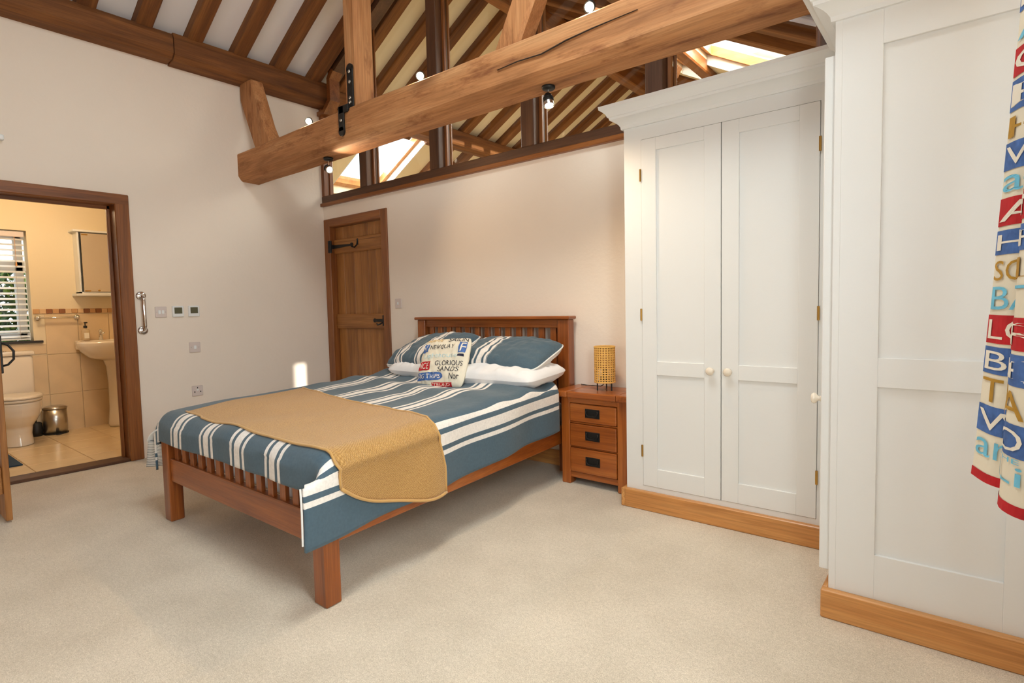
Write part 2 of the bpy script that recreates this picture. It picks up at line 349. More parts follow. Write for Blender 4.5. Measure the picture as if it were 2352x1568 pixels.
# roof: two plaster slopes, cut round the roof windows
def slope_panel(mb, side, a0, a1, y0, y1, th=.22):
    z = SL[side]
    P = [(a0, z(a0)), (a1, z(a1)), (a1, z(a1)+th), (a0, z(a0)+th)]
    mb.prism([(p[0], p[1]) for p in P], 'Y', y0, y1)
YN = 5.2
HX0, HX1, HY0_, HY1_ = 3.3, 4.4, -2.5, -1.5
m = MB(); slope_panel(m, -1, -.12, RID, YF-.1, .06); slope_panel(m, 1, RID, HX0, YF-.1, .06); slope_panel(m, 1, HX1, RX+.3, YF-.1, .06); slope_panel(m, 1, HX0, HX1, YF-.1, HY0_); slope_panel(m, 1, HX0, HX1, HY1_, .06)
ceil = struct(m.done('ceiling', 'ceiling_white'), 'white plastered pitched ceiling between old oak rafters')
m = MB(); KX0, KX1, KY0, KY1 = -1.3, -.2, .90, 1.68
slope_panel(m, -1, -2.4, RID2, .06, KY0); slope_panel(m, -1, -2.4, RID2, KY1, YN); slope_panel(m, -1, -2.4, KX0, KY0, KY1); slope_panel(m, -1, KX1, RID2, KY0, KY1)
QX0, QXm, QXn, QX1, QY0, QYb, QY1 = 2.40, 2.885, 2.995, 4.15, 1.10, 2.45, 3.3
slope_panel(m, 2, RID2, QX0, .12, YN); slope_panel(m, 2, QX1, RX+.3, .12, YN); slope_panel(m, 2, QX0, QX1, .12, QY0); slope_panel(m, 2, QX0, QX1, QY1, YN); slope_panel(m, 2, QXm, QXn, QY0, QY1); slope_panel(m, 2, QXn, QX1, QYb, QY1)
ceil2 = struct(m.done('ceiling', 'cream_plaster'), 'cream pitched ceiling of the room beyond the glazed gable')
m = MB(); m.box(-2.4, -2.3, .1, YN, 0, 2.4); m.box(-2.4, 5.5, YN, YN+.1, 0, 4.6); m.box(-2.4, 0, .0, .1, 0, 3.6); m.box(RX, RX+.15, .12, YN, 0, 3.0)
m.prism([(1.55, zl(1.55)+.2), (RID, zl(RID)+.2), (RX+.3, zr(RX+.3)+.2), (RX+.3, zr2(RX+.3)+.2), (RID2, zr2(RID2)+.2)], 'Y', .125, .16)
struct(m.done('wall_beyond', 'cream_plaster'), 'cream walls of the room beyond the glazed gable')
struct(bx('floor', 'cream_plaster', None, -2.4, 5.5, .12, YN, -.1, 0), 'floor of the room beyond the glazed gable')
# rafters: shared mesh, length along local X
def rafter_mesh(L, wdt, d):
    mb = MB(); mb.box(0, L, -wdt/2, wdt/2, 0, d, bev=.008)
    for v in mb.bm.verts: v.co += Vector(noise.noise_vector(v.co*1.7))*.006
    me = bpy.data.meshes.new('rafter'); mb.bm.to_mesh(me); mb.bm.free(); me.materials.append(MATS['old_rafter_X']); return me
RB = 3.33
rm = rafter_mesh((RID-.0)/CO, .115, .12); rlong = rafter_mesh((RID2+2.35)/CO, .115, .12); rshort = rafter_mesh((RID2-KX1)/CO, .115, .12); rlow = rafter_mesh((KX0+2.35)/CO, .115, .12)
def rafter(me, parent, x, y, side=-1):
    o = bpy.data.objects.new('rafter', me); COL.objects.link(o); o.parent = parent
    if side < 0: o.location = (x, y, zl(x, RB)); o.rotation_euler = (0, -math.radians(29), 0)
    else: o.location = (x, y, zr(x, RB)); o.rotation_euler = (0, math.radians(-151), 0); 
    return o
for k in range(15):
    y = -.11-.362*k
    if y > YF: rafter(rm, ceil, .0, y)
def rafter_r(parent, y, x1=RX, x0=RID, zf=zr, rb=RB):
    L = (x1-x0)/CO; mb = MB(); mb.box(0, L, -.057, .057, 0, .12, bev=.008)
    me = bpy.data.meshes.new('rafter'); mb.bm.to_mesh(me); mb.bm.free(); me.materials.append(MATS['old_rafter_X'])
    o = bpy.data.objects.new('rafter', me); COL.objects.link(o); o.parent = parent; o.location = (x0, y, zf(x0, rb)); o.rotation_euler = (0, math.radians(29), 0)
for k in range(15):
    y = -.11-.362*k
    if HY0_-.06 < y < HY1_+.06: rafter_r(ceil, y, HX0); rafter_r(ceil, y, RX, HX1)
    elif y > YF: rafter_r(ceil, y)
for k in range(14):
    y = .20+.362*k
    if y > YN-.1: break
    if KY0-.06 < y < KY1+.06: rafter(rshort, ceil2, KX1, y); rafter(rlow, ceil2, -2.35, y)
    else: rafter(rlong, ceil2, -2.35, y)
    if QY0-.06 < y < QY1+.06: rafter_r(ceil2, y, RX, QX1 if y < QYb else QXn, zr2, 2.675); rafter_r(ceil2, y, QX0, RID2, zr2, 2.675)
    else: rafter_r(ceil2, y, RX, RID2, zr2, 2.675)
# roof windows in the room beyond
def roof_window(name, label, side, a0, a1, y0, y1, mull=False):
    t = sroot(name, label, ((a0+a1)/2, (y0+y1)/2, 3)); z = SL[side]
    fr = MB(); wd = .06
    def bar(p0, p1, ya, yb): fr.prism([(p0, z(p0)+.10), (p1, z(p1)+.10), (p1, z(p1)+.19), (p0, z(p0)+.19)], 'Y', ya, yb)
    bar(a0, a0+wd, y0, y1); bar(a1-wd, a1, y0, y1); bar(a0, a1, y0, y0+wd); bar(a0, a1, y1-wd, y1)
    if mull: bar(2.86, 3.02, y0, y1)
    fr.done('frame', 'pine_X', t)
    g = MB(); g.prism([(a0, z(a0)+.15), (a1, z(a1)+.15), (a1, z(a1)+.156), (a0, z(a0)+.156)], 'Y', y0, y1); g.done('pane', 'glass', t)
    li = MB()
    for ya, yb in ((y0, y0+.012), (y1-.012, y1)): li.prism([(a0, z(a0)), (a1, z(a1)), (a1, z(a1)+.12), (a0, z(a0)+.12)], 'Y', ya, yb)
    li.done('reveal_lining', 'white_paint', t)
roof_window('window_4', 'bright roof window low in the left slope beyond the gable glass', -1, KX0, KX1, KY0, KY1)
roof_window('window_6', 'unseen roof window added in the right slope to light the bedroom floor', 1, HX0, HX1, HY0_, HY1_)  # opening added out of view so light falls on the bedroom floor
roof_window('window_5', 'large glowing pine roof window in the right slope beyond the gable', 2, QXn, QX1, QY0, QYb)
roof_window('window_7', 'narrow bright roof window above the purlin beyond the gable', 2, QX0, QXm, QY0, QY1)

struct(bx('baseboard_back', 'pine_X', None, 1.0, 3.545, -.012, 0, 0, .11, bev=.003), 'pine skirting board along the wall behind the bed')
# ================================================================== ROOF TIMBERS
t = thing('wall_plate_beam', 'long old oak beam running along the top of the left wall', 'beam', (0, -2, 3.13))
m = MB(); m.prism([(0.0, 3.14), (.11, 3.15), (.15, 3.19), (.15, 3.30), (.13, 3.34), (0.0, 3.34)], 'Y', -5.5, -1.372); m.done('timber', 'old_rafter_Y', t)
m = MB(); m.prism([(0.0, 3.13), (.115, 3.14), (.155, 3.18), (.155, 3.30), (.135, 3.35), (0.0, 3.35)], 'Y', -1.366, 0.04); m.done('timber', 'old_rafter_Y', t)
t = thing('arcade_plate_beam', 'dark oak beam seen beyond the glass under the far rafters', 'beam', (0, 2.4, 3.13))
bx('timber', 'old_rafter_Y', t, -.1, .12, .14, YN, 3.15, 3.33, bev=.015); 
t2 = thing('purlin_beam', 'oak purlin crossing the right roof slope beyond the gable glass', 'beam', (2.94, 2.6, 3.3))
bx('timber', 'frame_oak_Y', t2, 2.885, 2.995, .17, YN, zr2(2.94)-.10, zr2(2.94)+.03, bev=.012)
t2 = thing('ridge_beam', 'oak ridge beam where the far slopes meet beyond the gable glass', 'beam', (1.6, 2.6, 4.0))
bx('timber', 'frame_oak_Y', t2, 1.53, 1.67, .17, YN, zl(1.6)-.30, zl(1.6)-.08, bev=.012)
tr = thing('roof_truss', 'heavy old oak roof truss with horizontal tie beam across the bedroom', 'truss', (2.5, -.74, 2.30))
m = MB(); m.prism([(-.84, 2.345), (-.815, 2.308), (-.80, 2.30), (-.655, 2.295), (-.645, 2.31), (-.645, 2.53), (-.655, 2.54), (-.83, 2.54), (-.84, 2.53)], 'X', 0.0, RX)
tb = m.bm
for i in range(1, 40):
    g = bmesh.ops.bisect_plane(tb, geom=tb.verts[:]+tb.edges[:]+tb.faces[:], plane_co=(i*RX/40, 0, 0), plane_no=(1, 0, 0))
for v in tb.verts:
    n_ = noise.noise_vector(Vector((v.co.x*1.3, v.co.y*6, v.co.z*6)))
    if 0 < v.co.x < RX: v.co += Vector((0, n_.y*.007, n_.z*.008 + .010*math.sin(PI*min(1, v.co.x/5.2))))
autosmooth(m.done('tie_beam', 'oak_beam_X', tr), 30)
ck = [(3.02, 2.432), (3.16, 2.437), (3.32, 2.430), (3.47, 2.452), (3.62, 2.462), (3.86, 2.470)]
m = MB(); m.prism([(x, z-.0014) for x, z in ck]+[(x, z+.0014) for x, z in ck[::-1][1:-1]], 'Y', -.8475, -.838); m.done('drying_crack', 'mortar_dark', tr)
m = MB(); m.prism([(1.545, -.765), (1.58, -.80), (1.69, -.80), (1.725, -.765), (1.725, -.67), (1.70, -.655), (1.57, -.655), (1.545, -.67)], 'Z', 2.53, 4.1); m.done('queen_post', 'oak_beam_Z', tr)
rot = Matrix.Rotation(math.radians(29), 3, 'Y')
m = MB(); m.box(2.93, 3.09, -.80, -.67, 2.5, 4.0, bev=.02, rot=rot, pivot=(3.01, -.73, 2.5)); m.done('raking_strut', 'oak_beam_Z', tr)
m = MB()
m.prism([(.245, 2.53), (.51, 2.53), (.475, 2.60), (.40, 2.72), (.215, 3.145), (.02, 3.15), (.02, 3.0), (.05, 2.93)], 'Y', -.80, -.685)
bmesh.ops.bevel(m.bm, geom=[e for e in m.bm.edges], offset=.012, segments=1, affect='EDGES'); m.done('knee_brace', 'oak_beam_Z', tr)
st = MB(); st.box(1.605, 1.675, -.812, -.799, 2.545, 2.83, bev=.004); st.cyl((1.64, -.812, 2.83), (1.64, -.799, 2.83), .035, n=16); st.box(1.595, 1.665, -.855, -.80, 2.53, 2.575, bev=.004)
st.box(1.55, 1.615, -.856, -.843, 2.40, 2.575, bev=.004); st.box(1.56, 1.66, -.856, -.843, 2.52, 2.575, bev=.004); st.cyl((1.582, -.856, 2.40), (1.582, -.843, 2.40), .032, n=14)
so = st.done('iron_strap', 'iron', tr); so['label'] = 'black iron strap joining post to tie beam'
for x, y, z in ((1.64, -.812, 2.81), (1.64, -.812, 2.74), (1.64, -.812, 2.63), (1.64, -.812, 2.60), (1.583, -.856, 2.475)):
    MB().ball((x, y, z), .012, (1, .6, 1), 6).done('bolt', 'steel', so, True)
# ================================================================== GABLE GLAZING (window_1)
g1 = sroot('window_1', 'timber framed interior gable glazing above the headboard wall', (2.2, .05, 2.2))
m = MB(); m.box(0, RX, -.015, .12, 2.185, 2.275, bev=.006); m.done('sill', 'mullion_X', g1)
bx('sill_lip', 'frame_oak_X', g1, 0, RX, -.035, .02, 2.172, 2.205, bev=.004)
posts = [(.64, .745), (1.585, 1.70), (2.54, 2.655), (3.5, 3.615), (4.45, 4.56)]
for a, b in posts:
    top = min(zl(b), zr(a))-.02
    bx('mullion', 'mullion_Z', g1, a, b, -.02, .12, 2.27, top, bev=.005)
    for e in (a-.028, b):
        m = MB(); m.box(e, e+.028, .045, .065, 2.275, top, bev=.003); m.box(e+(.018 if e > a else -.012), e+(.04 if e > a else .01), .085, .10, 2.275, top, bev=.003); m.done('bead', 'frame_oak_Z', g1)
edges = [0.0]+[v for p in posts for v in p]+[RX]
for i in range(0, len(edges), 2):
    x0, x1 = edges[i], edges[i+1]
    pts = [(x0, 2.27), (x1, 2.27)]
    zt = lambda x: (zl(x) if x < RID else zr(x))-.01
    pts.append((x1, zt(x1)))
    if x0 < RID < x1: pts.append((RID, zt(RID)))
    pts.append((x0, zt(x0)))
    MB().prism(pts, 'Y', .068, .074).done('pane', 'glass', g1)
m = MB(); m.box(.0, .045, -.01, .10, 2.275, 3.13, bev=.004); m.box(.045, .06, .05, .08, 2.275, 3.12); m.done('side_bead', 'frame_oak_Z', g1)
# boxed corner where the wall plate passes
m = MB(); 
pl = [(.0, 3.06), (.12, 3.06), (.24, 3.16), (.24, 3.36), (.30, 3.42), (.26, 3.46), (.19, 3.38), (.19, 3.18), (.10, 3.10), (.0, 3.10)]
m.prism(pl, 'Y', -.03, .08); m.done('boxing', 'frame_oak_X', g1)
m = MB(); m.prism([(.2, zl(.2, 3.32)), (RID, zl(RID, 3.32)), (RID, zl(RID, 3.42)), (.2, zl(.2, 3.42))], 'Y', -.02, .1); m.prism([(RX, zr(RX, 3.32)), (RID, zr(RID, 3.32)), (RID, zr(RID, 3.42)), (RX, zr(RX, 3.42))], 'Y', -.02, .1); m.done('head_frame', 'mullion_X', g1)

# ================================================================== DOORS
d2 = sroot('door_2', 'oak ledged plank door in the back wall with black iron fittings', (.5, .05, 0))
m = MB(); m.box(.008, .105, -.012, .10, 0, 2.045, bev=.006); m.done('jamb', 'frame_oak_Z', d2)
m = MB(); m.box(.905, .995, -.012, .10, 0, 2.045, bev=.006); m.done('jamb', 'frame_oak_Z', d2)
m = MB(); m.box(.105, .905, -.012, .10, 1.965, 2.045, bev=.006); m.done('head', 'frame_oak_X', d2)
pk = [.106, .235, .40, .62, .735, .904]
for a, b in zip(pk, pk[1:]): bx('plank', 'door_oak_Z', d2, a+.0015, b-.0015, .058, .085, .01, 1.963, bev=.004)
for z0, z1 in ((1.70, 1.84), (.955, 1.10), (.24, .385)):
    l = bx('ledge', 'door_oak_X', d2, .108, .902, .032, .058, z0, z1, bev=.008)
    bx('ledge_moulding', 'door_oak_X', l, .108, .902, .028, .033, z0+.03, z0+.036); bx('ledge_moulding', 'door_oak_X', l, .108, .902, .028, .033, z1-.036, z1-.03)
for zc, b in ((1.77, 1), (.31, 1)):
    m = MB(); m.prism([(.10, zc-.018), (.40, zc-.008), (.40, zc+.008), (.10, zc+.018)], 'Y', .024, .032); m.box(.075, .105, -.018, -.01, zc-.06, zc+.06, bev=.004); m.cyl((.10, .0, zc-.06), (.10, .0, zc+.06), .012); m.cyl((.41, .024, zc), (.41, .032, zc), .02); m.box(.088, .108, -.012, .03, zc-.02, zc+.02)
    m.done('strap_hinge', 'iron', d2)
MB().tube([(.50, .03, 1.80), (.50, .02, 1.76), (.50, -.005, 1.735), (.49, -.03, 1.74), (.485, -.035, 1.765)], .007).box(.488, .512, .026, .033, 1.76, 1.82, bev=.004).done('coat_hook', 'iron', d2)
m = MB(); m.box(.74, .90, .012, .030, 1.022, 1.050, bev=.004); m.ball((.735, .02, 1.036), .02, (1, .5, 1), 8); m.box(.868, .90, .002, .03, .985, 1.085, bev=.004); m.tube([(.86, .02, 1.02), (.855, -.01, 1.005), (.84, -.03, .995), (.83, -.03, 1.01)], .007); m.done('thumb_latch', 'iron', d2)
d1 = sroot('door_1', 'dark oak door frame of the bathroom doorway', (-.05, -2.2, 0))
m = MB(); m.box(-.15, .022, DY1, DY1+.095, 0, 2.055, bev=.006); m.box(-.12, -.095, DY1-.022, DY1, 0, 1.99, bev=.003); m.done('jamb', 'frame_oak_Z', d1)
m = MB(); m.box(-.15, .022, DY0-.095, DY0, 0, 2.055, bev=.006); m.done('jamb', 'frame_oak_Z', d1)
m = MB(); m.box(-.15, .023, DY0-.095, DY1+.095, 1.975, 2.056, bev=.006); m.box(-.12, -.095, DY0, DY1, 1.95, 1.98, bev=.003); m.done('head', 'frame_oak_Y', d1)
bx('threshold', 'mullion_Y', d1, -.15, .015, DY0, DY1, 0, .022, bev=.004)
# open leaf, swung into the bedroom
lv = thing('open_plank_door', 'open oak plank door leaf at the left edge, seen almost edge on', 'door', (.5, -2.70, 0))
hinge = Vector((.03, -2.64, 0)); tip = Vector((.945, -2.65, 0)); ax = (tip-hinge).normalized(); nrm = Vector((ax.y, -ax.x, 0))
LL = (tip-hinge).length
def leaf(name, mat, a0, a1, n0, n1, z0, z1, par, bev=.003):
    mb = MB().box(a0, a1, n0, n1, z0, z1, bev=bev); mb.map(lambda c: hinge+ax*c.x+nrm*c.y+Vector((0, 0, c.z))); return mb.done(name, mat, par)
nb = 6
for i in range(nb): leaf('plank', 'door_oak_Z', LL*i/nb+.001, LL*(i+1)/nb-.001, 0, .028, .012, 1.955, lv)
for z0, z1 in ((.16, .31), (.90, 1.05), (1.68, 1.83)): leaf('ledge', 'door_oak_X', .03, LL-.03, .028, .052, z0, z1, lv)
def lp(a, n, z): return hinge+ax*a+nrm*n+Vector((0, 0, z))
MB().tube([lp(LL-.05, -.005, 1.0), lp(LL-.045, -.04, .985), lp(LL-.04, -.062, .95), lp(LL-.04, -.06, .905), lp(LL-.045, -.035, .875), lp(LL-.05, -.005, .868)], .006).done('latch_handle', 'iron', lv, True)
m = MB().box(LL-.11, LL-.02, -.012, 0, .83, 1.04, bev=.003); m.map(lambda c: lp(c.x, c.y, c.z)); m.done('latch_plate', 'iron', lv)

# ================================================================== BATHROOM
BXW = -1.9; BC = 2.36
m = MB(); m.box(BXW-.15, BXW, -3.8, -2.95, 0, BC); m.box(BXW-.15, BXW, -1.97, -.7, 0, BC); m.box(BXW-.15, BXW, -2.95, -1.97, 0, .905); m.box(BXW-.15, BXW, -2.95, -1.97, 1.955, BC)
struct(m.done('wall_bathroom', 'cream_plaster'), 'cream bathroom wall above beige tiles')
m = MB(); m.box(BXW, -.12, -.8, -.7, 0, BC); m.box(BXW, -.12, -3.8, -3.7, 0, BC); struct(m.done('wall_bathroom_side', 'cream_plaster'), 'cream side walls of the bathroom')
struct(bx('ceiling', 'cream_plaster', None, BXW-.1, -.12, -3.8, -.7, BC, BC+.05), 'cream bathroom ceiling')
bf = struct(bx('floor', 'grout', None, BXW, -.12, -3.7, -.8, -.1, 0), 'beige tiled bathroom floor')
def tile_mesh(dx, dy, dz, mat):
    mb = MB().box(-dx/2, dx/2, -dy/2, dy/2, -dz/2, dz/2, bev=.003); me = bpy.data.meshes.new('tile'); mb.bm.to_mesh(me); mb.bm.free(); me.materials.append(MATS[mat]); return me
def inst(name, me, loc, parent):
    o = bpy.data.objects.new(name, me); COL.objects.link(o); o.parent = parent; o.location = Vector(loc)-(wl(parent) if parent else Vector()); return o
tf = tile_mesh(.352, .362, .012, 'tile_floor')
for i in range(5):
    for j in range(7): inst('tile', tf, (-.155-.18-.356*i+.03, -2.33+.366*(j-2)+.183, .003), bf)
wt = sroot('wall_bathroom_tiling', 'beige rectangular wall tiles with a brown mosaic border', (BXW, -2, 0))
tw = tile_mesh(.012, .258, .388, 'tile')
for i in range(-5, 5):
    for k in range(3):
        if .39*(k+1) > 1.0 and -1.62-.26*i-.26 < -1.97 and False: continue
        y = -1.62+.261*i+.13
        zc = .39*k+.19-.005
        if k == 2 and y < -1.95: 
            inst('tile', tile_mesh(.012, .258, .10, 'tile'), (BXW+.004, y, .83), wt)
        else: inst('tile', tw, (BXW+.004, y, zc), wt)
bt = {k: tile_mesh(.013, .048, .045, k) for k in ('border_tan', 'border_brown', 'border_pale')}
for i in range(20):
    y = -1.94+.05*i
    inst('border_tile', bt['border_brown' if i in (2, 4, 8, 10, 13, 17) else ('border_tan' if i % 3 == 0 else 'border_pale')], (BXW+.005, y+.0, 1.19), wt)
w2 = sroot('window_2', 'white bathroom window with garden hedge outside', (-2.0, -2.4, .92))
m = MB()
for a in ((-2.95, -2.88, .92, 1.95), (-2.06, -1.99, .92, 1.95), (-2.95, -1.97, .92, .99), (-2.95, -1.97, 1.88, 1.95), (-2.95, -1.97, 1.57, 1.67), (-2.50, -2.42, .92, 1.95)): m.box(-2.05, -1.99, a[0], a[1], a[2], a[3], bev=.008)
m.done('frame', 'upvc', w2); bx('pane', 'glass', w2, -2.025, -2.02, -2.9, -2.02, .97, 1.9)
bx('sill_board', 'slate', w2, -2.0, -1.865, -2.98, -1.905, .89, .912, bev=.003)
bl = thing('venetian_blind', 'white slatted blind drawn down the bathroom window', 'blind', (-1.935, -2.45, .93))
bx('headrail', 'white_plastic', bl, -1.965, -1.915, -2.93, -1.985, 1.895, 1.945, bev=.003)
rr = Matrix.Rotation(math.radians(26), 3, 'Y'); sm = MB(); sm.box(-.021, .021, -.465, .465, -.0012, .0012, rot=rr, pivot=(0, 0, 0)); sme = bpy.data.meshes.new('slat'); sm.bm.to_mesh(sme); sm.bm.free(); sme.materials.append(MATS['upvc'])
for k in range(19): inst('slat', sme, (-1.94, -2.455, .955+.051*k), bl)
for y in (-2.06, -2.8): MB().cyl((-1.918, y, .93), (-1.918, y, 1.9), .0012, n=5).done('ladder_cord', 'white_plastic', bl)
MB().cyl((-1.912, -2.055, 1.66), (-1.912, -2.055, 1.9), .0015, n=5).cyl((-1.912, -2.055, 1.62), (-1.912, -2.055, 1.66), .008, .004, n=8).done('pull_cord', 'cord', bl)
bx('bottom_rail', 'upvc', bl, -1.96, -1.92, -2.92, -1.99, .922, .937)
hd = MB(); rnd = random.Random(3)
for i in range(7000):
    c = Vector((-3.0+rnd.uniform(-.35, .15), rnd.uniform(-3.7, -1.0), rnd.uniform(.3, 1.66))); a = rnd.uniform(.035, .08)
    q = Matrix.Rotation(rnd.uniform(0, 6.3), 3, Vector((rnd.uniform(-1, 1), rnd.uniform(-1, 1), rnd.uniform(-1, 1))).normalized())
    hd.raw([c+q@Vector(p) for p in ((-a, 0, 0), (0, a*.45, .01), (a, 0, 0), (0, -a*.45, .01))], [(0, 1, 2, 3)])
ho = hd.done('hedge_foliage', 'leaf'); ho.data.materials.append(MATS['leaf_light'])
for p in ho.data.polygons: p.material_index = 1 if rnd.random() < .3 else 0
tag(ho, 'leafy green hedge outside the bathroom window', 'hedge', None, 'stuff')
# cabinet
t = thing('mirror_cabinet', 'white wall cabinet with mirrored door above the basin', 'cabinet', (BXW, -1.3, 1.36))
m = MB(); m.box(BXW+.001, -1.76, -1.615, -.98, 1.36, 1.375); m.box(BXW+.001, -1.76, -1.615, -1.60, 1.36, 1.97); m.box(BXW+.001, -1.76, -.995, -.98, 1.36, 1.97); m.box(BXW+.001, -1.89, -1.6, -1.0, 1.375, 1.96); m.done('carcass', 'white_paint', t)
bx('cornice_board', 'white_paint', t, BXW+.001, -1.735, -1.65, -.95, 1.965, 1.985, bev=.004); bx('shelf', 'white_paint', t, BXW+.001, -1.72, -1.65, -.95, 1.335, 1.36, bev=.004)
dd = bx('mirror_door', 'mirror', t, -1.76, -1.748, -1.585, -1.0, 1.378, 1.955)
for z in (1.385, 1.94): bx('hinge', 'brass', dd, -1.748, -1.742, -1.58, -1.53, z-.006, z+.006)
MB().ball((-1.742, -1.46, 1.39), .009, n=6).done('knob', 'brass', dd)
# towel rail
t = thing('towel_rail', 'short chrome towel rail under the tile border', 'towel rail', (BXW, -1.78, 1.13))
MB().cyl((-1.84, -1.935, 1.128), (-1.84, -1.63, 1.128), .009).done('bar', 'chrome', t, True)
for y in (-1.935, -1.63): MB().cyl((BXW+.011, y, 1.128), (BXW+.02, y, 1.128), .026).cyl((BXW+.02, y, 1.128), (-1.83, y, 1.128), .013).ball((-1.84, y, 1.128), .016, n=8).done('bracket', 'chrome', t, True)
# basin
t = thing('pedestal_basin', 'white ceramic pedestal wash basin below the mirror cabinet', 'basin', (-1.65, -1.37, 0))
def basin_f(u, v):
    a = 2*PI*u; prof = [(.05, .80), (.13, .80), (.22, .845), (.255, .877), (.275, .888), (.295, .888), (.305, .875), (.302, .845), (.28, .79), (.22, .725), (.13, .695), (.05, .69)]
    k = v*(len(prof)-1); i = min(int(k), len(prof)-2); f = k-i; r = prof[i][0]*(1-f)+prof[i+1][0]*f; z = prof[i][1]*(1-f)+prof[i+1][1]*f
    c, s = math.cos(a), math.sin(a); c_ = math.copysign(abs(c)**.8, c); s_ = math.copysign(abs(s)**.8, s)
    x = -1.63+c_*r*.78; return (max(x, BXW+.013), -1.37+s_*r*1.08, z)
grid('bowl', 48, 33, basin_f, 'ceramic', t)
MB().lathe([(.10, .012), (.105, .04), (.088, .2), (.085, .45), (.095, .62), (.12, .70), (.10, .76)], (-1.71, -1.365, 0), 28, sx=.95, sy=.95).done('pedestal', 'ceramic', t, True)
bx('back_ledge', 'ceramic', t, BXW+.012, -1.78, -1.66, -1.08, .80, .893, bev=.012, seg=2)
t = thing('basin_tap', 'small chrome mixer tap on the basin ledge', 'tap', (-1.80, -1.46, .893))
MB().cyl((-1.80, -1.46, .893), (-1.80, -1.46, .97), .018, .015).cyl((-1.80, -1.46, .95), (-1.70, -1.46, .965), .011, .009).ball((-1.80, -1.46, .98), .02, (1, 1, .7), 8).done('body', 'chrome', t, True)
MB().box(-1.83, -1.76, -1.465, -1.455, .995, 1.003, bev=.003).cyl((-1.80, -1.46, .98), (-1.80, -1.46, 1.0), .008).done('lever', 'chrome', t)
t = thing('soap_dispenser', 'glass soap bottle with black pump on the basin', 'soap bottle', (-1.80, -1.585, .893))
MB().lathe([(.03, .894), (.034, .90), (.034, .99), (.026, 1.005), (.012, 1.012), (.012, 1.02)], (-1.80, -1.585, 0), 20).done('bottle', 'soap', t, True)
bx('paper_label', 'print_white', t, -1.768, -1.764, -1.605, -1.565, .915, .97)
MB().cyl((-1.80, -1.585, 1.018), (-1.80, -1.585, 1.04), .016).cyl((-1.80, -1.585, 1.04), (-1.80, -1.585, 1.07), .005).box(-1.81, -1.75, -1.595, -1.575, 1.065, 1.077, bev=.004).done('pump', 'black', t)
# toilet
t = thing('toilet', 'white close-coupled toilet with closed lid beside the pedal bin', 'toilet', (-1.6, -2.21, 0))
m = MB(); m.box(BXW+.014, -1.70, -2.40, -2.02, .42, .785, bev=.03, seg=3); autosmooth(m.done('cistern', 'ceramic', t)); m = MB(); m.box(BXW+.012, -1.69, -2.41, -2.01, .785, .825, bev=.015, seg=2); autosmooth(m.done('cistern_lid', 'ceramic', t))
MB().cyl((-1.80, -2.21, .825), (-1.80, -2.21, .832), .02).done('flush_button', 'chrome', t)
def toilet_f(u, v):
    a = 2*PI*u; prof = [(.0, .40, .55), (.9, .405, 1), (1, .395, 1), (1, .34, 1), (.93, .28, .96), (.78, .22, .8), (.62, .17, .62), (.58, .1, .58), (.62, .012, .66)]
    k = v*(len(prof)-1); i = min(int(k), len(prof)-2); f = k-i; p = [prof[i][q]*(1-f)+prof[i+1][q]*f for q in range(3)]
    c, s = math.cos(a), math.sin(a); L = .27 if c > 0 else .19
    return (-1.50+c*L*p[0]*(1 if c > 0 else 1.0)-.05*(1-p[2]), -2.21+s*.185*p[0], p[1])
grid('bowl', 40, 32, toilet_f, 'ceramic', t)
bx('rear_plinth', 'ceramic', t, BXW+.014, -1.60, -2.30, -2.12, .012, .42, bev=.02, seg=2)
def lid_f(z0, z1, sc):
    def f(u, v):
        a = 2*PI*u; c, s = math.cos(a), math.sin(a); L = (.285 if c > 0 else .18); pr = [(0, z1+.004), (.8, z1+.003), (.97, z1), (1, (z0+z1)/2), (.98, z0), (0, z0)]
        k = v*5; i = min(int(k), 4); q = k-i; r = pr[i][0]*(1-q)+pr[i+1][0]*q; z = pr[i][1]*(1-q)+pr[i+1][1]*q
        return (-1.50+c*L*r*sc, -2.21+s*.195*r*sc, z)
    return f
grid('seat_ring', 40, 20, lid_f(.405, .425, .985), 'ceramic', t); grid('seat_lid', 40, 20, lid_f(.43, .452, 1), 'ceramic', t)
t = thing('pedal_bin', 'small brushed steel pedal bin against the tiled wall', 'bin', (-1.79, -1.875, 0))
MB().lathe([(.095, .022), (.095, .25)], (-1.79, -1.875, 0), 32).done('drum', 'steel', t, True); MB().lathe([(.098, .009), (.098, .022)], (-1.79, -1.875, 0), 32).box(-1.70, -1.665, -1.9, -1.86, .012, .02).done('base', 'black', t)
MB().lathe([(.097, .25), (.098, .265), (.07, .278), (0, .282)], (-1.79, -1.875, 0), 32).done('lid', 'steel', t, True)
t = thing('toilet_brush_holder', 'dark brush holder between the toilet and the bin', 'brush holder', (-1.80, -2.015, 0))
MB().lathe([(.045, .009), (.05, .05), (.045, .13), (.03, .14)], (-1.80, -2.02, 0), 18).done('pot', 'black', t, True); MB().cyl((-1.80, -2.02, .14), (-1.80, -2.02, .33), .008).done('handle', 'black', t)
tag(MB().box(-1.05, -.53, -2.95, -2.345, .009, .02, bev=.004).done('bath_mat', 'mat_blue'), 'dark blue bath mat on the bathroom tiles', 'bath mat')
t = thing('bathroom_ceiling_lamp', 'round white ceiling lamp inside the bathroom', 'lamp', (-.95, -2.1, BC))
MB().lathe([(.14, BC-.001), (.14, BC-.03), (.10, BC-.06), (0, BC-.07)], (-.95, -2.1, 0), 24).done('diffuser', 'bulb_glow', t, True)
lamp('bathroom_lamp_light', 'POINT', 22, (1, .75, .47), (0, 0, -.14), (0, 0, -1), t, shadow_soft_size=.1)

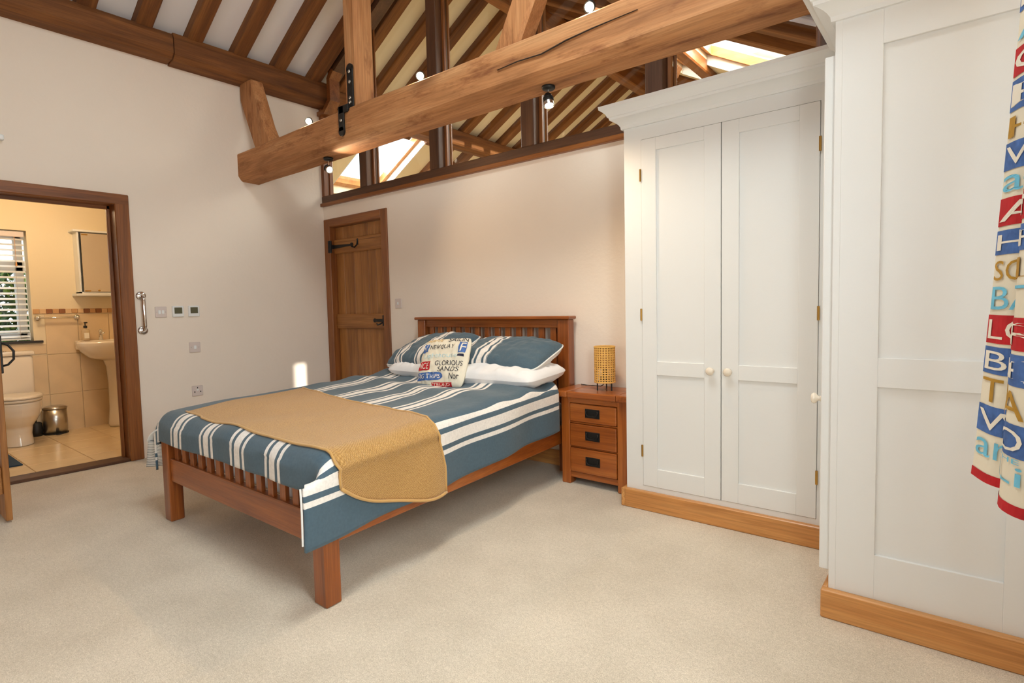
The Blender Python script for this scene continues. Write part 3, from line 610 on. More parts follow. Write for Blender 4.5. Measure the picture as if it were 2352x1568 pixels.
# ================================================================== WALL FITTINGS
def plate(name, label, cat, y0, y1, z0, z1, d=.01):
    return thing(name, label, cat, (0, (y0+y1)/2, (z0+z1)/2))
t = plate('light_switch', 'white double light switch beside the grab rail', 'light switch', -1.565, -1.481, 1.11, 1.20)
bx('faceplate', 'white_plastic', t, 0, .009, -1.565, -1.481, 1.112, 1.198, bev=.003)
for y in (-1.536, -1.51): bx('rocker', 'upvc', t, .009, .014, y-.009, y+.009, 1.14, 1.17, bev=.002)
for y in (-1.555, -1.491): MB().cyl((.009, y, 1.155), (.0105, y, 1.155), .004, n=8).done('screw', 'steel', t)
for i, (y0, lab) in enumerate(((-1.441, 'white room thermostat with grey screen next to the double switch'), (-1.319, 'white room thermostat with grey screen nearest the bed'))):
    t = plate('thermostat', lab, 'thermostat', y0, y0+.086, 1.11, 1.205); t['group'] = 'thermostats on the left wall'
    bx('case', 'upvc', t, 0, .016, y0, y0+.086, 1.113, 1.203, bev=.004); bx('display', 'screen', t, .016, .0175, y0+.014, y0+.072, 1.14, 1.19)
t = plate('single_switch', 'white single switch plate halfway up the left wall', 'light switch', -1.331, -1.237, .80, .909)
bx('faceplate', 'white_plastic', t, 0, .012, -1.327, -1.241, .812, .898, bev=.003); bx('rocker', 'upvc', t, .012, .017, -1.295, -1.273, .84, .87, bev=.002)
for y in (-1.314, -1.254): MB().cyl((.012, y, .855), (.0135, y, .855), .004, n=8).done('screw', 'steel', t)
t = plate('socket_outlet', 'white single switched socket low on the left wall', 'socket', -1.327, -1.236, .431, .539)
bx('faceplate', 'white_plastic', t, 0, .01, -1.325, -1.239, .443, .529, bev=.003)
for y, z in ((-1.282, .512), (-1.305, .478), (-1.258, .478)): bx('pin_hole', 'black', t, .01, .0105, y-.004, y+.004, z-.006, z+.006)
bx('rocker', 'upvc', t, .01, .014, -1.29, -1.274, .488, .502)
t = thing('wall_switch', 'small white switch plate beside the plank door', 'light switch', (1.11, 0, 1.19))
bx('faceplate', 'white_plastic', t, 1.07, 1.156, -.009, 0, 1.145, 1.231, bev=.003); bx('rocker', 'upvc', t, 1.104, 1.122, -.014, -.009, 1.175, 1.2, bev=.002)
t = thing('grab_rail', 'polished chrome grab rail mounted beside the bathroom doorway', 'grab rail', (0, -1.66, 1.15))
MB().tube([(.008, -1.657, 1.285), (.035, -1.657, 1.283), (.05, -1.657, 1.27), (.056, -1.657, 1.25), (.056, -1.657, 1.05), (.05, -1.657, 1.03), (.035, -1.657, 1.015), (.008, -1.657, 1.013)], .0135, 12).done('bar', 'chrome', t, True)
for z in (1.285, 1.013): MB().lathe([(.036, 0), (.036, .006), (.03, .012), (.015, .014)], (0, -1.657, z), 24, axis='X').done('flange', 'chrome', t, True)
t = thing('wall_sensor', 'small white sensor on the left wall at the edge of view', 'sensor', (0, -2.46, 2.33))
bx('case', 'upvc', t, 0, .05, -2.52, -2.41, 2.315, 2.352, bev=.008, seg=2); MB().ball((.03, -2.465, 2.312), .02, (1, 1, .7), 8).done('lens', 'upvc', t, True)

# ================================================================== WARDROBES
def knob(parent, c, axis='-Y', name='knob'):
    return MB().lathe([(.014, 0), (.014, .004), (.008, .01), (.009, .016), (.019, .024), (.021, .031), (.016, .038), (0, .041)], c, 20, axis=axis).done(name, 'ceramic', parent, True)
WF = -.435; WX0, WX1 = 3.572, 4.676
t = thing('wardrobe', 'tall white built-in wardrobe with two panelled doors beside the nightstand', 'wardrobe', (4.1, -.2, 0))
m = MB(); m.box(WX0, WX0+.10, WF, -.05, .129, 2.013); m.box(4.533, WX1, WF, -.05, .129, 2.013); m.box(WX0, WX1, WF, -.05, 2.013, 2.17); m.box(WX0, WX1, WF, -.05, .0, .129); m.box(WX0, WX1, -.05, -.005, 0, 2.17)
m.done('carcass', 'white_paint', t)
kk = MB(); kk.box(WX0, WX1-.02, -.468, WF, 0, .103, bev=.004); kk.done('plinth_board', 'pine_X', t)
bx('plinth_board', 'pine_Y', t, WX0-.022, WX0, -.468, -.005, 0, .103, bev=.004)
def door_panel(parent, x0, x1, z0, z1, midz, hx):
    f0 = WF-.004; d = MB(); sl = .083
    lx, rx = x0+sl, x1-sl
    d.box(x0, lx, f0, f0+.024, z0, z1, bev=.0015); d.box(rx, x1, f0, f0+.024, z0, z1, bev=.0015)
    for a, b in ((z0, .232), (midz-.037, midz+.037), (1.945, z1)): d.box(lx, rx, f0, f0+.024, a, b, bev=.0015)
    o = d.done('door', 'white_paint', parent)
    for a, b in ((.232, midz-.037), (midz+.037, 1.945)): bx('panel', 'white_paint', o, lx-.004, rx+.004, f0+.010, f0+.018, a-.004, b+.004)
    return o
da = door_panel(t, 3.674, 4.0975, .131, 2.011, .787, 0); db = door_panel(t, 4.1015, 4.531, .131, 2.011, .787, 0)
knob(da, (4.053, WF-.004, .79)); knob(db, (4.140, WF-.004, .79))
for o, x in ((da, 3.670), (db, 4.5325)):
    for z in (1.825, 1.077, .325): MB().cyl((x, WF-.006, z-.032), (x, WF-.006, z+.032), .0055, n=10).done('hinge', 'brass', o)
prof = [(0, 2.085), (.012, 2.085), (.014, 2.10), (.022, 2.112), (.032, 2.122), (.048, 2.132), (.058, 2.136), (.060, 2.148), (.066, 2.150), (.072, 2.165), (.090, 2.182), (.100, 2.188), (.102, 2.205), (0, 2.205)]
def cornice(name, path, parent, dz=0):
    # path: list of (point, outward dir at point) mitred
    rings = [[(p[0]+n[0]*q[0], p[1]+n[1]*q[0], q[1]+dz) for q in prof] for p, n in path]
    mb = MB(); k = len(prof); vs_ = [v for r in rings for v in r]; fs = []
    for i in range(len(rings)-1):
        for j in range(k): fs.append((i*k+j, i*k+(j+1) % k, (i+1)*k+(j+1) % k, (i+1)*k+j))
    fs += [tuple(range(k)), tuple(range((len(rings)-1)*k, len(rings)*k))]
    mb.raw(vs_, fs); return autosmooth(mb.done(name, 'white_paint', parent, recalc=True), 25)
cornice('cornice', [((WX0, -.005), (-1, 0)), ((WX0, WF), (-1, -1)), ((WX1, WF), (0, -1))], t)
bx('top_board', 'white_paint', t, WX0, WX1, WF, -.005, 2.17, 2.185)
# second unit: end panel facing the viewer
PF = -1.04; PX0 = 4.684
t = thing('corner_wardrobe', 'white built-in corner wardrobe with large panelled end at the right', 'wardrobe', (4.97, -.6, 0))
m = MB(); m.box(PX0, PX0+.02, PF+.034, -.005, .09, 2.0); m.box(PX0, RX-.002, PF+.034, -.005, 2.0, 2.17); m.box(PX0, RX-.002, PF+.022, PF+.034, .09, 2.17); m.box(PX0, RX-.002, PF, -.005, .0, .09)
m.done('carcass', 'white_paint', t)
ep = MB(); 
for a in ((PX0, 4.822, .09, 2.17), (5.157, RX-.002, .09, 2.17), (4.822, 5.157, .09, .258), (4.822, 5.157, .838, .937), (4.822, 5.157, 1.963, 2.17)): ep.box(a[0], a[1], PF, PF+.022, a[2], a[3], bev=.0012)
eo = ep.done('end_frame', 'white_paint', t)
for a, b in ((.258, .838), (.937, 1.963)): bx('panel', 'white_paint', eo, 4.82, 5.159, PF+.011, PF+.02, a-.004, b+.004)
bx('corner_bead', 'white_paint', t, PX0, PX0+.022, PF-.0015, PF+.002, .1, 2.08, bev=.001)
kk = MB(); kk.box(PX0-.02, RX-.002, PF-.03, PF, 0, .104, bev=.004); kk.done('plinth_board', 'pine_X', t); bx('plinth_board', 'pine_Y', t, PX0-.02, PX0, PF, WF-.035, 0, .104, bev=.004)
dr = bx('door', 'white_paint', t, 4.648, 4.682, -1.012, WF-.115, .155, 1.975, bev=.003)
knob(dr, (4.648, -.97, .775), '-X')
cornice('cornice', [((PX0, WF-.104), (-1, 0)), ((PX0, PF), (-1, -1)), ((RX-.002, PF), (0, -1))], t, -.012)

# ================================================================== BED
def sh(c): return Vector((c[0]+.085*(-.06-c[1]), c[1], c[2]))
bed = thing('bed', 'double bed with varnished oak slatted headboard and low footboard', 'bed', (2.3, -1.1, 0))
def bp_(name, mat, *a, par=None, **k):
    m_ = MB().box(*a, **k); m_.map(sh); return m_.done(name, mat, par or bed)
HY0, HY1 = -.105, -.045
bp_('post', 'bed_oak_Z', 1.475, 1.565, HY0-.01, HY1+.01, 0, 1.043, bev=.005); bp_('post', 'bed_oak_Z', 2.885, 2.977, HY0-.01, HY1+.01, 0, 1.043, bev=.005)
bp_('headboard_cap', 'bed_oak_X', 1.455, 2.992, HY0-.03, HY1+.02, 1.043, 1.066, bev=.006)
bp_('headboard_rail', 'bed_oak_X', 1.565, 2.885, HY0+.005, HY1-.005, .985, 1.043, bev=.003); bp_('headboard_rail', 'bed_oak_X', 1.565, 2.885, HY0+.005, HY1-.005, .40, .56, bev=.003)
for i in range(13):
    x = 1.565+1.32*(i+.5)/13
    bp_('slat', 'bed_oak_Z', x-.0235, x+.0235, HY0+.018, HY1-.018, .55, .99, bev=.002)
FY0, FY1 = -2.118, -2.045
bp_('leg', 'bed_oak_Z', 1.432, 1.515, FY0, FY1, 0, .50, bev=.005); bp_('leg', 'bed_oak_Z', 2.92, 3.005, FY0, FY1, 0, .50, bev=.005)
bp_('footboard_rail', 'bed_oak_X', 1.515, 2.92, FY0+.012, FY1-.015, .225, .35, bev=.004); bp_('footboard_rail', 'bed_oak_X', 1.515, 2.92, FY0+.012, FY1-.015, .43, .50, bev=.004)
for i in range(14):
    x = 1.515+1.405*(i+.5)/14
    bp_('slat', 'bed_oak_Z', x-.022, x+.022, FY0+.026, FY1-.026, .34, .44, bev=.002)
bp_('side_rail', 'stand_oak_Y', 2.955, 2.985, FY1, HY0, .232, .345, bev=.004); bp_('side_rail', 'bed_oak_Y', 1.45, 1.48, FY1, HY0, .232, .345, bev=.004)
for i in range(12):
    y = -.28-.15*i; bp_('base_slat', 'pine_X', 1.48, 2.955, y-.035, y+.035, .29, .31)
mt = MB().box(1.49, 2.95, -2.03, -.13, .312, .50, bev=.05, seg=3); mt.map(sh); tag(autosmooth(mt.done('mattress', 'white_cotton')), 'white mattress under the striped duvet', 'mattress')
# duvet surface
DXL, DXR, RR = 1.43, 2.955, .062
def bend(a, r):
    if a <= 0: return a, 0
    if a < r*PI/2: return r*math.sin(a/r), r*(1-math.cos(a/r))
    return r, r+(a-r*PI/2)
FOOT = -2.035
def topz(y):
    k = (y+.4)/(FOOT+.4); return .640-.055*k
def hem(y):            # drape length on the right side
    k = max(0, min(1, (y+.5)/(-1.6))); return .305+.02*k
def DV(s, y, lift=0):
    """s: arc position across, y: arc position along the length (negative to the foot)"""
    e = max(0, FOOT-y); yy = max(y, FOOT)
    z = topz(yy); d = s-DXR; dl = DXL-s
    if d > 0: ox, oz = bend(d, RR); x = DXR+ox
    elif dl > 0: ox, oz = bend(dl, RR); x = DXL-ox
    else: x, oz = s, 0
    wgt = 1.0 if d < .02 else max(0, 1-(d-.02)/.10)
    fy, fz = bend(e, .075)
    Yp = yy-(fy*wgt+e*.95*(1-wgt)); zz = z-oz-fz*wgt
    nz = noise.noise(Vector((s*2.3, y*2.6, 1.7)))*.016 + noise.noise(Vector((s*5.5, y*3.1, 4)))*.007
    # soft folds towards the head, running along and dipping
    f = max(0, min(1, (y+1.2)/.5))
    nz += f*.013*math.sin(y*19+2.5*s+2*noise.noise(Vector((s*3, y*3, 0))))
    out = noise.noise(Vector((s*3+7, y*3.6, 2)))*.012
    p = Vector((x, Yp, zz))
    if d > RR: p.x += out*1.3 + lift + .01*math.sin(y*11)*min(1, d/.2)
    elif dl > RR: p.x -= out*1.3 + lift + .02
    elif e > .09: p.y -= lift; p.y += noise.noise(Vector((s*6, 3, y*2)))*.012
    else: p.z += nz + lift
    if 0 < d <= RR*1.57: p.x += lift*.7
    if 0 < e <= .12 and wgt > .5: p.y -= lift*.7
    return sh(p)
duv = thing('duvet', 'navy duvet with groups of white stripes draped over the bed', 'duvet', (2.35, -1.2, .5))
kn = [1.27, 1.60, 1.935, 2.26, 2.575, 3.005, 3.325]
def warp(s):
    P = .32
    for i in range(len(kn)-1, -1, -1):
        if s >= kn[i]:
            ds = s-kn[i]; nx = kn[i+1] if i+1 < len(kn) else kn[i]+P
            if ds <= .15: return i+ds/P
            return i+.15/P+(1-.15/P)*(ds-.15)/max(.01, nx-kn[i]-.15)
    return -.5
S0, S1n = 1.22, 0
def duv_su(u, v):
    y = -.348+(-2.225+.348)*v
    s1 = DXR+.03+hem(y)
    return S0+(s1-S0)*u, y
grid('cover', 150, 150, lambda u, v: DV(*duv_su(u, v)), 'duvet_stripe', duv, lambda u, v: (warp(duv_su(u, v)[0]), duv_su(u, v)[1]), thick=.012)
# pale piping on the free front edge of the right drape
pts = [DV(DXR+.12+.0075*i*4, -2.228) for i in range(8)]
MB().tube([p+Vector((0, -.002, 0)) for p in pts], .004, 6).done('piping', 'lining', duv)
# turned-out striped lining at the far foot corner
def lin(u, v):
    a = Vector((1.475, -2.135, .43)).lerp(Vector((1.60, -2.065, .41)), u); b = Vector((1.395, -2.135, .262)).lerp(Vector((1.61, -2.05, .30)), u)
    p = a.lerp(b, v); p.y += .012*math.sin(u*7+v*2); p.x -= .015*math.sin(PI*v)*(1-u); return p
grid('turned_lining', 16, 12, lin, 'ticking', duv, lambda u, v: (u*.25, v*.14), thick=.006)
def lin2(u, v):
    a = Vector((1.60, -2.115, .515)).lerp(Vector((1.53, -2.03, .50)), u); b = Vector((1.475, -2.145, .425)).lerp(Vector((1.47, -2.08, .42)), u)
    p = a.lerp(b, v); p.x -= .02*math.sin(PI*v); p.y -= .01*math.sin(PI*v); return p
grid('corner_fold', 10, 8, lin2, 'lining', duv, thick=.006)
# throw
th = thing('throw_blanket', 'mustard knitted throw laid across the foot of the bed', 'blanket', (2.6, -1.7, .6))
def thr(u, v):
    # u: left edge -> hem on the right ; v: foot edge -> head edge
    s_l = 1.575+(1.475-1.575)*v
    s_r = DXR+ (.165+.20*(1-(1-v)**2.2)+.008*math.sin(v*9)) 
    s = s_l+(s_r-s_l)*u
    yf = -2.03-.035*u-.0*u; k = (s-1.47)/(DXR-1.47)
    yh = -1.235-.28*max(0, k)**1.25-.03*math.sin(k*5)
    if s > DXR: yh = -1.515+.06*min(1, (s-DXR)/.25); yf = -2.06+.06*(s-DXR)
    y = yf+(yh-yf)*v
    return DV(s, max(y, -2.06), .016)
grid('knit', 110, 60, thr, 'knit', th, lambda u, v: (u*1.8, v*.75), thick=.010)
m = MB()
m.tube([Vector(thr(1.0, k/30))+Vector((.004, 0, 0)) for k in range(31)], .007, 6); m.tube([Vector(thr(k/60, 1.0)) for k in range(61)], .0065, 6); m.tube([Vector(thr(k/60, 0.0)) for k in range(61)], .006, 6); m.done('edging', 'knit', th, True)

# pillows
def pillow_pt(a, b, t, u, v, side, seed=0, pinch=.10):
    """u,v in [-1,1]; returns local xyz"""
    e = (1-abs(u)**3)*(1-abs(v)**2.8); h = t*max(0, e)**.5
    k = 1-pinch*.9*(u*v)**4
    px = a*u*k*(1-pinch*.35*(1-v*v)*abs(u)**5); py = b*v*k*(1-pinch*.5*(1-u*u)*abs(v)**5)
    wr = noise.noise(Vector((u*3+seed, v*3, side*3)))*.012*min(1, e*3)+noise.noise(Vector((u*9+seed, v*5, side*3)))*.008*min(1, e*3)
    return Vector((px, py, side*(h+wr)))
def pillow(name, label, cat, c, a, b, t, R, mat, under=None, group=None, seed=0, starts=(), seam=None):
    th_ = thing(name, label, cat, c, group); C0 = Vector(c)
    f = lambda side: (lambda u, v: C0+R@pillow_pt(a, b, t, 2*u-1, 2*v-1, side, seed))
    P = .32
    def uvf(u, v):
        x = 2*a*u
        for i, q in enumerate(starts):
            if q <= x <= q+.125: return (i+(x-q)/.125*(.150/P), v)
        return (.75, v)
    o1 = grid('cover', 150, 40, f(1), mat, th_, uvf)
    o2 = grid('underside', 44, 34, f(-1), under or mat, th_, uvf); o2.data.flip_normals()
    if seam:
        bu = lambda u, v: C0+R@(pillow_pt(a, b, t, -.93+1.86*u, -1, 1, seed)+Vector((0, -.012*math.sin(PI*min(1, v*1.2)), -.004-.040*v*math.sin(PI*min(1, max(0, u*1.02)))**.4)))
        grid('front_border', 60, 6, bu, seam, th_)
        ring = [(u/20-1, -1) for u in range(41)]+[(1, v/15-1) for v in range(1, 31)]+[(1-u/20, 1) for u in range(1, 41)]+[(-1, 1-v/15) for v in range(1, 30)]
        MB().tube([C0+R@pillow_pt(a, b, t, u, v, 1, seed) for u, v in ring], .006, 6).done('seam', seam, th_, True)
    return th_
RXm = lambda d: Matrix.Rotation(math.radians(d), 3, 'X'); RZm = lambda d: Matrix.Rotation(math.radians(d), 3, 'Z'); RYm = lambda d: Matrix.Rotation(math.radians(d), 3, 'Y')
pillow('white_pillow', 'white pillow under the striped pillow nearest the nightstand', 'pillow', (2.675, -.44, .70), .385, .235, .085, RZm(2)@RXm(4), 'white_cotton', group='white pillows', seed=1)
pillow('white_pillow', 'white pillow under the striped pillow nearest the plank door', 'pillow', (1.99, -.40, .70), .34, .22, .078, RZm(-2)@RXm(4), 'white_cotton', group='white pillows', seed=5)
pillow('striped_pillow', 'navy striped pillow leaning at the nightstand end of the headboard', 'pillow', (2.64, -.375, .81), .375, .215, .095, RZm(3)@RXm(19), 'duvet_stripe', 'lining', 'striped pillows', 2, (.02, .245), 'lining')
pillow('striped_pillow', 'navy striped pillow at the plank door end, partly behind the cushion', 'pillow', (1.925, -.37, .815), .385, .225, .095, RZm(-7)@RXm(24)@RYm(-4), 'duvet_stripe', 'lining', 'striped pillows', 3, (.16, .44), 'lining')
# lettered cushion
CA = .205; CR = RZm(6)@RYm(-4)@RXm(64); CC = Vector((2.355, -.665, .770)); CT = .052
cu = thing('printed_cushion', 'square cream cushion printed with seaside words, propped on the pillows', 'cushion', CC)
def cpt(u, v, lift=0):
    p = pillow_pt(CA, CA*.90, CT, u, v, 1, 9, .12); p.z += lift; return CC+CR@p
grid('front', 36, 36, lambda u, v: cpt(2*u-1, 2*v-1), 'cream_cloth', cu)
o = grid('back', 36, 36, lambda u, v: CC+CR@pillow_pt(CA, CA*.90, CT, 2*u-1, 2*v-1, -1, 9, .12), 'cream_cloth', cu); o.data.flip_normals()
_tc = {}
def text_polys(body):
    if body in _tc: return _tc[body]
    c = bpy.data.curves.new('lettering', 'FONT'); c.body = body; c.size = 1; c.resolution_u = 3
    o = bpy.data.objects.new('lettering', c); COL.objects.link(o); dg = bpy.context.evaluated_depsgraph_get()
    me = bpy.data.meshes.new_from_object(o.evaluated_get(dg)); bpy.data.objects.remove(o); bpy.data.curves.remove(c)
    b = bmesh.new(); b.from_mesh(me); bpy.data.meshes.remove(me)
    bmesh.ops.triangulate(b, faces=b.faces[:])
    for _ in range(3):
        es = [e for e in b.edges if e.calc_length() > .22]
        if not es: break
        bmesh.ops.subdivide_edges(b, edges=es, cuts=1); bmesh.ops.triangulate(b, faces=[f for f in b.faces if len(f.verts) > 3])
    b.verts.ensure_lookup_table(); xs = [v.co.x for v in b.verts]; ys = [v.co.y for v in b.verts]
    x0, x1, y0, y1 = min(xs), max(xs), min(ys), max(ys)
    V = [((v.co.x-x0)/(x1-x0), (v.co.y-y0)/(y1-y0)) for v in b.verts]; F = [tuple(v.index for v in f.verts) for f in b.faces]; b.free()
    _tc[body] = (V, F); return V, F
def printed(name, V, F, f, mat, parent):
    me = bpy.data.meshes.new(name); off = wl(parent); me.from_pydata([Vector(f(*p))-off for p in V], [], F); me.update(); me.materials.append(MATS[mat])
    o = bpy.data.objects.new(name, me); COL.objects.link(o); o.parent = parent; return o
def rectmesh(n=10, k=6):
    V = [(i/n, j/k) for j in range(k+1) for i in range(n+1)]; F = [(j*(n+1)+i, j*(n+1)+i+1, (j+1)*(n+1)+i+1, (j+1)*(n+1)+i) for j in range(k) for i in range(n)]; return V, F
def on_cushion(u0, u1, v0, v1, lift): return lambda a, b: cpt(u0+(u1-u0)*a, v0+(v1-v0)*b, lift)
def cbox(u0, u1, v0, v1, mat): printed('printed_block', *rectmesh(), on_cushion(u0, u1, v0, v1, .0016), mat, cu)
def ctext(s, u0, u1, v0, v1, mat): printed('printed_word', *text_polys(s), on_cushion(u0, u1, v0, v1, .0028), mat, cu)
ctext('HOUSE', -.86, -.10, .80, .95, 'print_yellow'); ctext('SAILIN', .16, .94, .76, .96, 'print_dark')
cbox(-.93, -.62, .38, .70, 'print_blue'); ctext('V', -.88, -.66, .42, .66, 'print_white'); ctext('NEWQUAY', -.54, .46, .44, .64, 'print_dark')
cbox(.64, .92, .30, .74, 'print_blue'); ctext('F', .72, .90, .35, .70, 'print_white'); cbox(.68, .90, .16, .25, 'print_navy')
ctext('Lighthouse', -.72, .68, .06, .30, 'print_pale_blue')
cbox(-.97, -.36, -.34, .0, 'print_red'); ctext('NCE', -.88, -.42, -.29, -.05, 'print_white')
ctext('GLORIOUS', -.14, .90, -.18, .0, 'print_dark'); ctext('SANDS', 0, .80, -.40, -.22, 'print_dark')
V, F = rectmesh(14, 6)
def pill(a, b):
    r = 1-(max(0, a-.86)/.14)**2*.5; return on_cushion(-.97, .24, -.72, -.42, .0016)(a, .5+(b-.5)*(1-((max(0, a-.84)/.16)**2)*.75))
printed('printed_block', V, F, pill, 'print_blue', cu); ctext('ING TRIPS', -.92, .14, -.65, -.49, 'print_white')
ctext('Nor', .50, .86, -.68, -.46, 'print_dark'); cbox(-.22, .62, -.97, -.80, 'print_red'); ctext('TRURO', -.14, .54, -.94, -.83, 'print_white'); cbox(-.80, -.28, -.96, -.88, 'print_green')

# ================================================================== NIGHTSTAND
t = thing('nightstand', 'small varnished oak nightstand with three drawers beside the bed', 'nightstand', (3.27, -.17, 0))
NF = -.305
NB = -.035
for x0, x1 in ((3.04, 3.105), (3.44, 3.515)):
    bx('leg', 'stand_oak_Z', t, x0, x1, NF, NF+.065, 0, .558, bev=.005); bx('leg', 'stand_oak_Z', t, x0, x1, NB-.05, NB, 0, .558, bev=.005)
for x0, x1 in ((3.045, 3.07), (3.485, 3.51)): bx('side_panel', 'stand_oak_Y', t, x0, x1, NF+.065, NB-.05, .05, .556)
for z0, z1 in ((.045, .082), (.24, .247), (.394, .404), (.522, .558)): bx('front_rail', 'stand_oak_X', t, 3.105, 3.44, NF+.006, NF+.03, z0, z1, bev=.002)
bx('back_panel', 'stand_oak_X', t, 3.105, 3.44, NB-.02, NB-.008, .05, .556)
tp = MB()
nt_ = bx('top', 'stand_oak_X', t, 3.105, 3.445, -.335, -.012, .558, .598, bev=.006, seg=2)
bx('top_end', 'stand_oak_Y', t, 2.99, 3.103, -.335, -.012, .558, .598, bev=.008, seg=2); bx('top_end', 'stand_oak_Y', t, 3.447, 3.545, -.335, -.012, .558, .598, bev=.008, seg=2)
for z0, z1 in ((.406, .520), (.249, .392), (.084, .238)):
    d = bx('drawer', 'stand_oak_X', t, 3.108, 3.437, NF-.004, NF+.02, z0, z1, bev=.006, seg=2)
    zc = (z0+z1)/2+.004; h = MB().box(3.222, 3.325, NF-.008, NF-.003, zc-.028, zc+.028, bev=.002).done('handle_plate', 'iron', d)
    MB().tube([(3.235, NF-.011, zc+.018), (3.232, NF-.014, zc+.004), (3.24, NF-.015, zc-.013), (3.255, NF-.015, zc-.017), (3.292, NF-.015, zc-.017), (3.307, NF-.015, zc-.013), (3.315, NF-.014, zc+.004), (3.312, NF-.011, zc+.018)], .0035, 6).done('drop_pull', 'iron', d, True)
# lamp
t = thing('table_lamp', 'cylindrical woven cane table lamp standing on the nightstand', 'lamp', (3.283, -.165, .598))
LX, LY, LR = 3.283, -.165, .066; m = MB(); nA, nZ = 24, 15; z0, z1 = .652, .872
for j in range(nZ):
    for i in range(nA):
        a0, a1 = 2*PI*i/nA, 2*PI*(i+1)/nA; b0, b1 = z0+(z1-z0)*j/nZ, z0+(z1-z0)*(j+1)/nZ
        P = lambda a, z: (LX+LR*math.cos(a), LY+LR*math.sin(a), z)
        ia0, ia1 = a0+(a1-a0)*.24, a0+(a1-a0)*.76; ib0, ib1 = b0+(b1-b0)*.24, b0+(b1-b0)*.76
        o_ = [P(a0, b0), P(a1, b0), P(a1, b1), P(a0, b1)]; n_ = [P(ia0, ib0), P(ia1, ib0), P(ia1, ib1), P(ia0, ib1)]
        m.raw(o_+n_, [(0, 1, 5, 4), (1, 2, 6, 5), (2, 3, 7, 6), (3, 0, 4, 7)])
bmesh.ops.remove_doubles(m.bm, verts=m.bm.verts, dist=1e-5)
so_ = m.done('shade', 'rattan', t); md = so_.modifiers.new('thickness', 'SOLIDIFY'); md.thickness = .003
for z in (z0, z1): MB().lathe([(LR+.001, z-.005), (LR+.002, z), (LR+.001, z+.005), (LR-.004, z+.005), (LR-.004, z-.005), (LR+.001, z-.005)], (LX, LY, 0), 32).done('rim', 'rattan', so_, True)
MB().lathe([(LR-.012, .735), (LR-.012, .862)], (LX, LY, 0), 32).done('inner_lining', 'cord', so_, True)
MB().lathe([(.03, .655), (.03, .68), (.018, .69), (.018, .73)], (LX, LY, 0), 16).done('bulb_holder', 'black', t, True)
MB().ball((LX, LY, .765), .03, n=8).done('bulb', 'shade_lining', t, True)
m = MB().cyl((LX, LY, .648), (LX, LY, .656), .05, n=20); m.box(LX-.064, LX+.064, LY-.004, LY+.004, .648, .654); m.done('base_plate', 'iron', t)
for a in (-2.2, -.15, 1.9): MB().cyl((LX+.052*math.cos(a), LY+.052*math.sin(a), .598), (LX+.052*math.cos(a), LY+.052*math.sin(a), .652), .004, n=8).done('foot', 'iron', t)
MB().tube([(LX-.02, LY+.02, .66), (LX-.03, LY+.03, .625), (LX-.06, LY+.05, .612), (LX-.10, LY+.075, .608), (LX-.15, LY+.09, .605), (LX-.20, LY+.10, .603), (LX-.25, LY+.12, .603)], .003, 6).done('cable', 'black', t, True)

# ================================================================== SPOTLIGHTS ON THE TIE BEAM
def spot(label, x, y, z, up, aim, energy, tilt=(0, 0)):
    t = thing('spotlight', label, 'spotlight', (x, y, z), 'spotlights on the tie beam'); s = 1 if up else -1
    MB().lathe([(.036, 0), (.036, s*.014), (.030, s*.02), (0, s*.02)], (x, y, z), 20).done('base', 'black', t, True)
    c = Vector((x, y, z+s*.085)); A = Vector(aim).normalized()
    MB().cyl((x, y, z+s*.015), (x, y, z+s*.07), .004, n=8).done('stem', 'chrome', t)
    b0 = c-A*.032; b1 = c+A*.022
    m = MB().cyl(b0, c, .022, .026, 18); m.ball(b0, .022, n=8); 
    for k in (.006, .014, .022): m.cyl(c-A*(k+.0015), c-A*(k-.0015), .0285, n=18)
    h = m.done('lamp_head', 'iron', t, True); MB().cyl(c, b1, .0265, .0285, 18, caps=False).done('collar', 'steel', h, True)
    q = MB().lathe([(0, .012), (.018, .006), (.0235, -.002), (.018, -.01), (0, -.012)], (0, 0, 0), 16); rq = A.to_track_quat('Z', 'Y').to_matrix(); q.map(lambda v: rq@v+c+A*.02); q.done('bulb', 'bulb_glow', h, True)
    l = lamp('spotlight_light', 'SPOT', energy, (1, .74, .46), c+A*.045-Vector((x, y, z)), A, t, spot_size=math.radians(140), spot_blend=1, shadow_soft_size=.02)
    return t
BT = 2.545
spot('small spotlight on top of the beam end above the plank door', .985, -.735, BT, True, (.75, -.55, -.35), 38)
spot('small spotlight standing on the beam between post and strut', 2.285, -.735, BT, True, (.6, -.6, -.4), 42)
spot('small spotlight standing on the beam at the top of the picture', 3.545, -.735, BT, True, (.35, -.75, -.5), 42)
spot('small spotlight hanging under the beam below the iron strap', 1.228, -.735, 2.303, False, (.85, -.15, -.45), 38)
spot('small spotlight hanging under the beam beside the wardrobe', 3.285, -.735, 2.31, False, (.22, -.12, -1), 32)

# ================================================================== CURTAIN
cu2 = thing('curtain', 'cream curtain printed with coloured words hanging at the right edge', 'curtain', (5.17, -1.75, .68))
CZ0, CZ1 = .70, 2.15
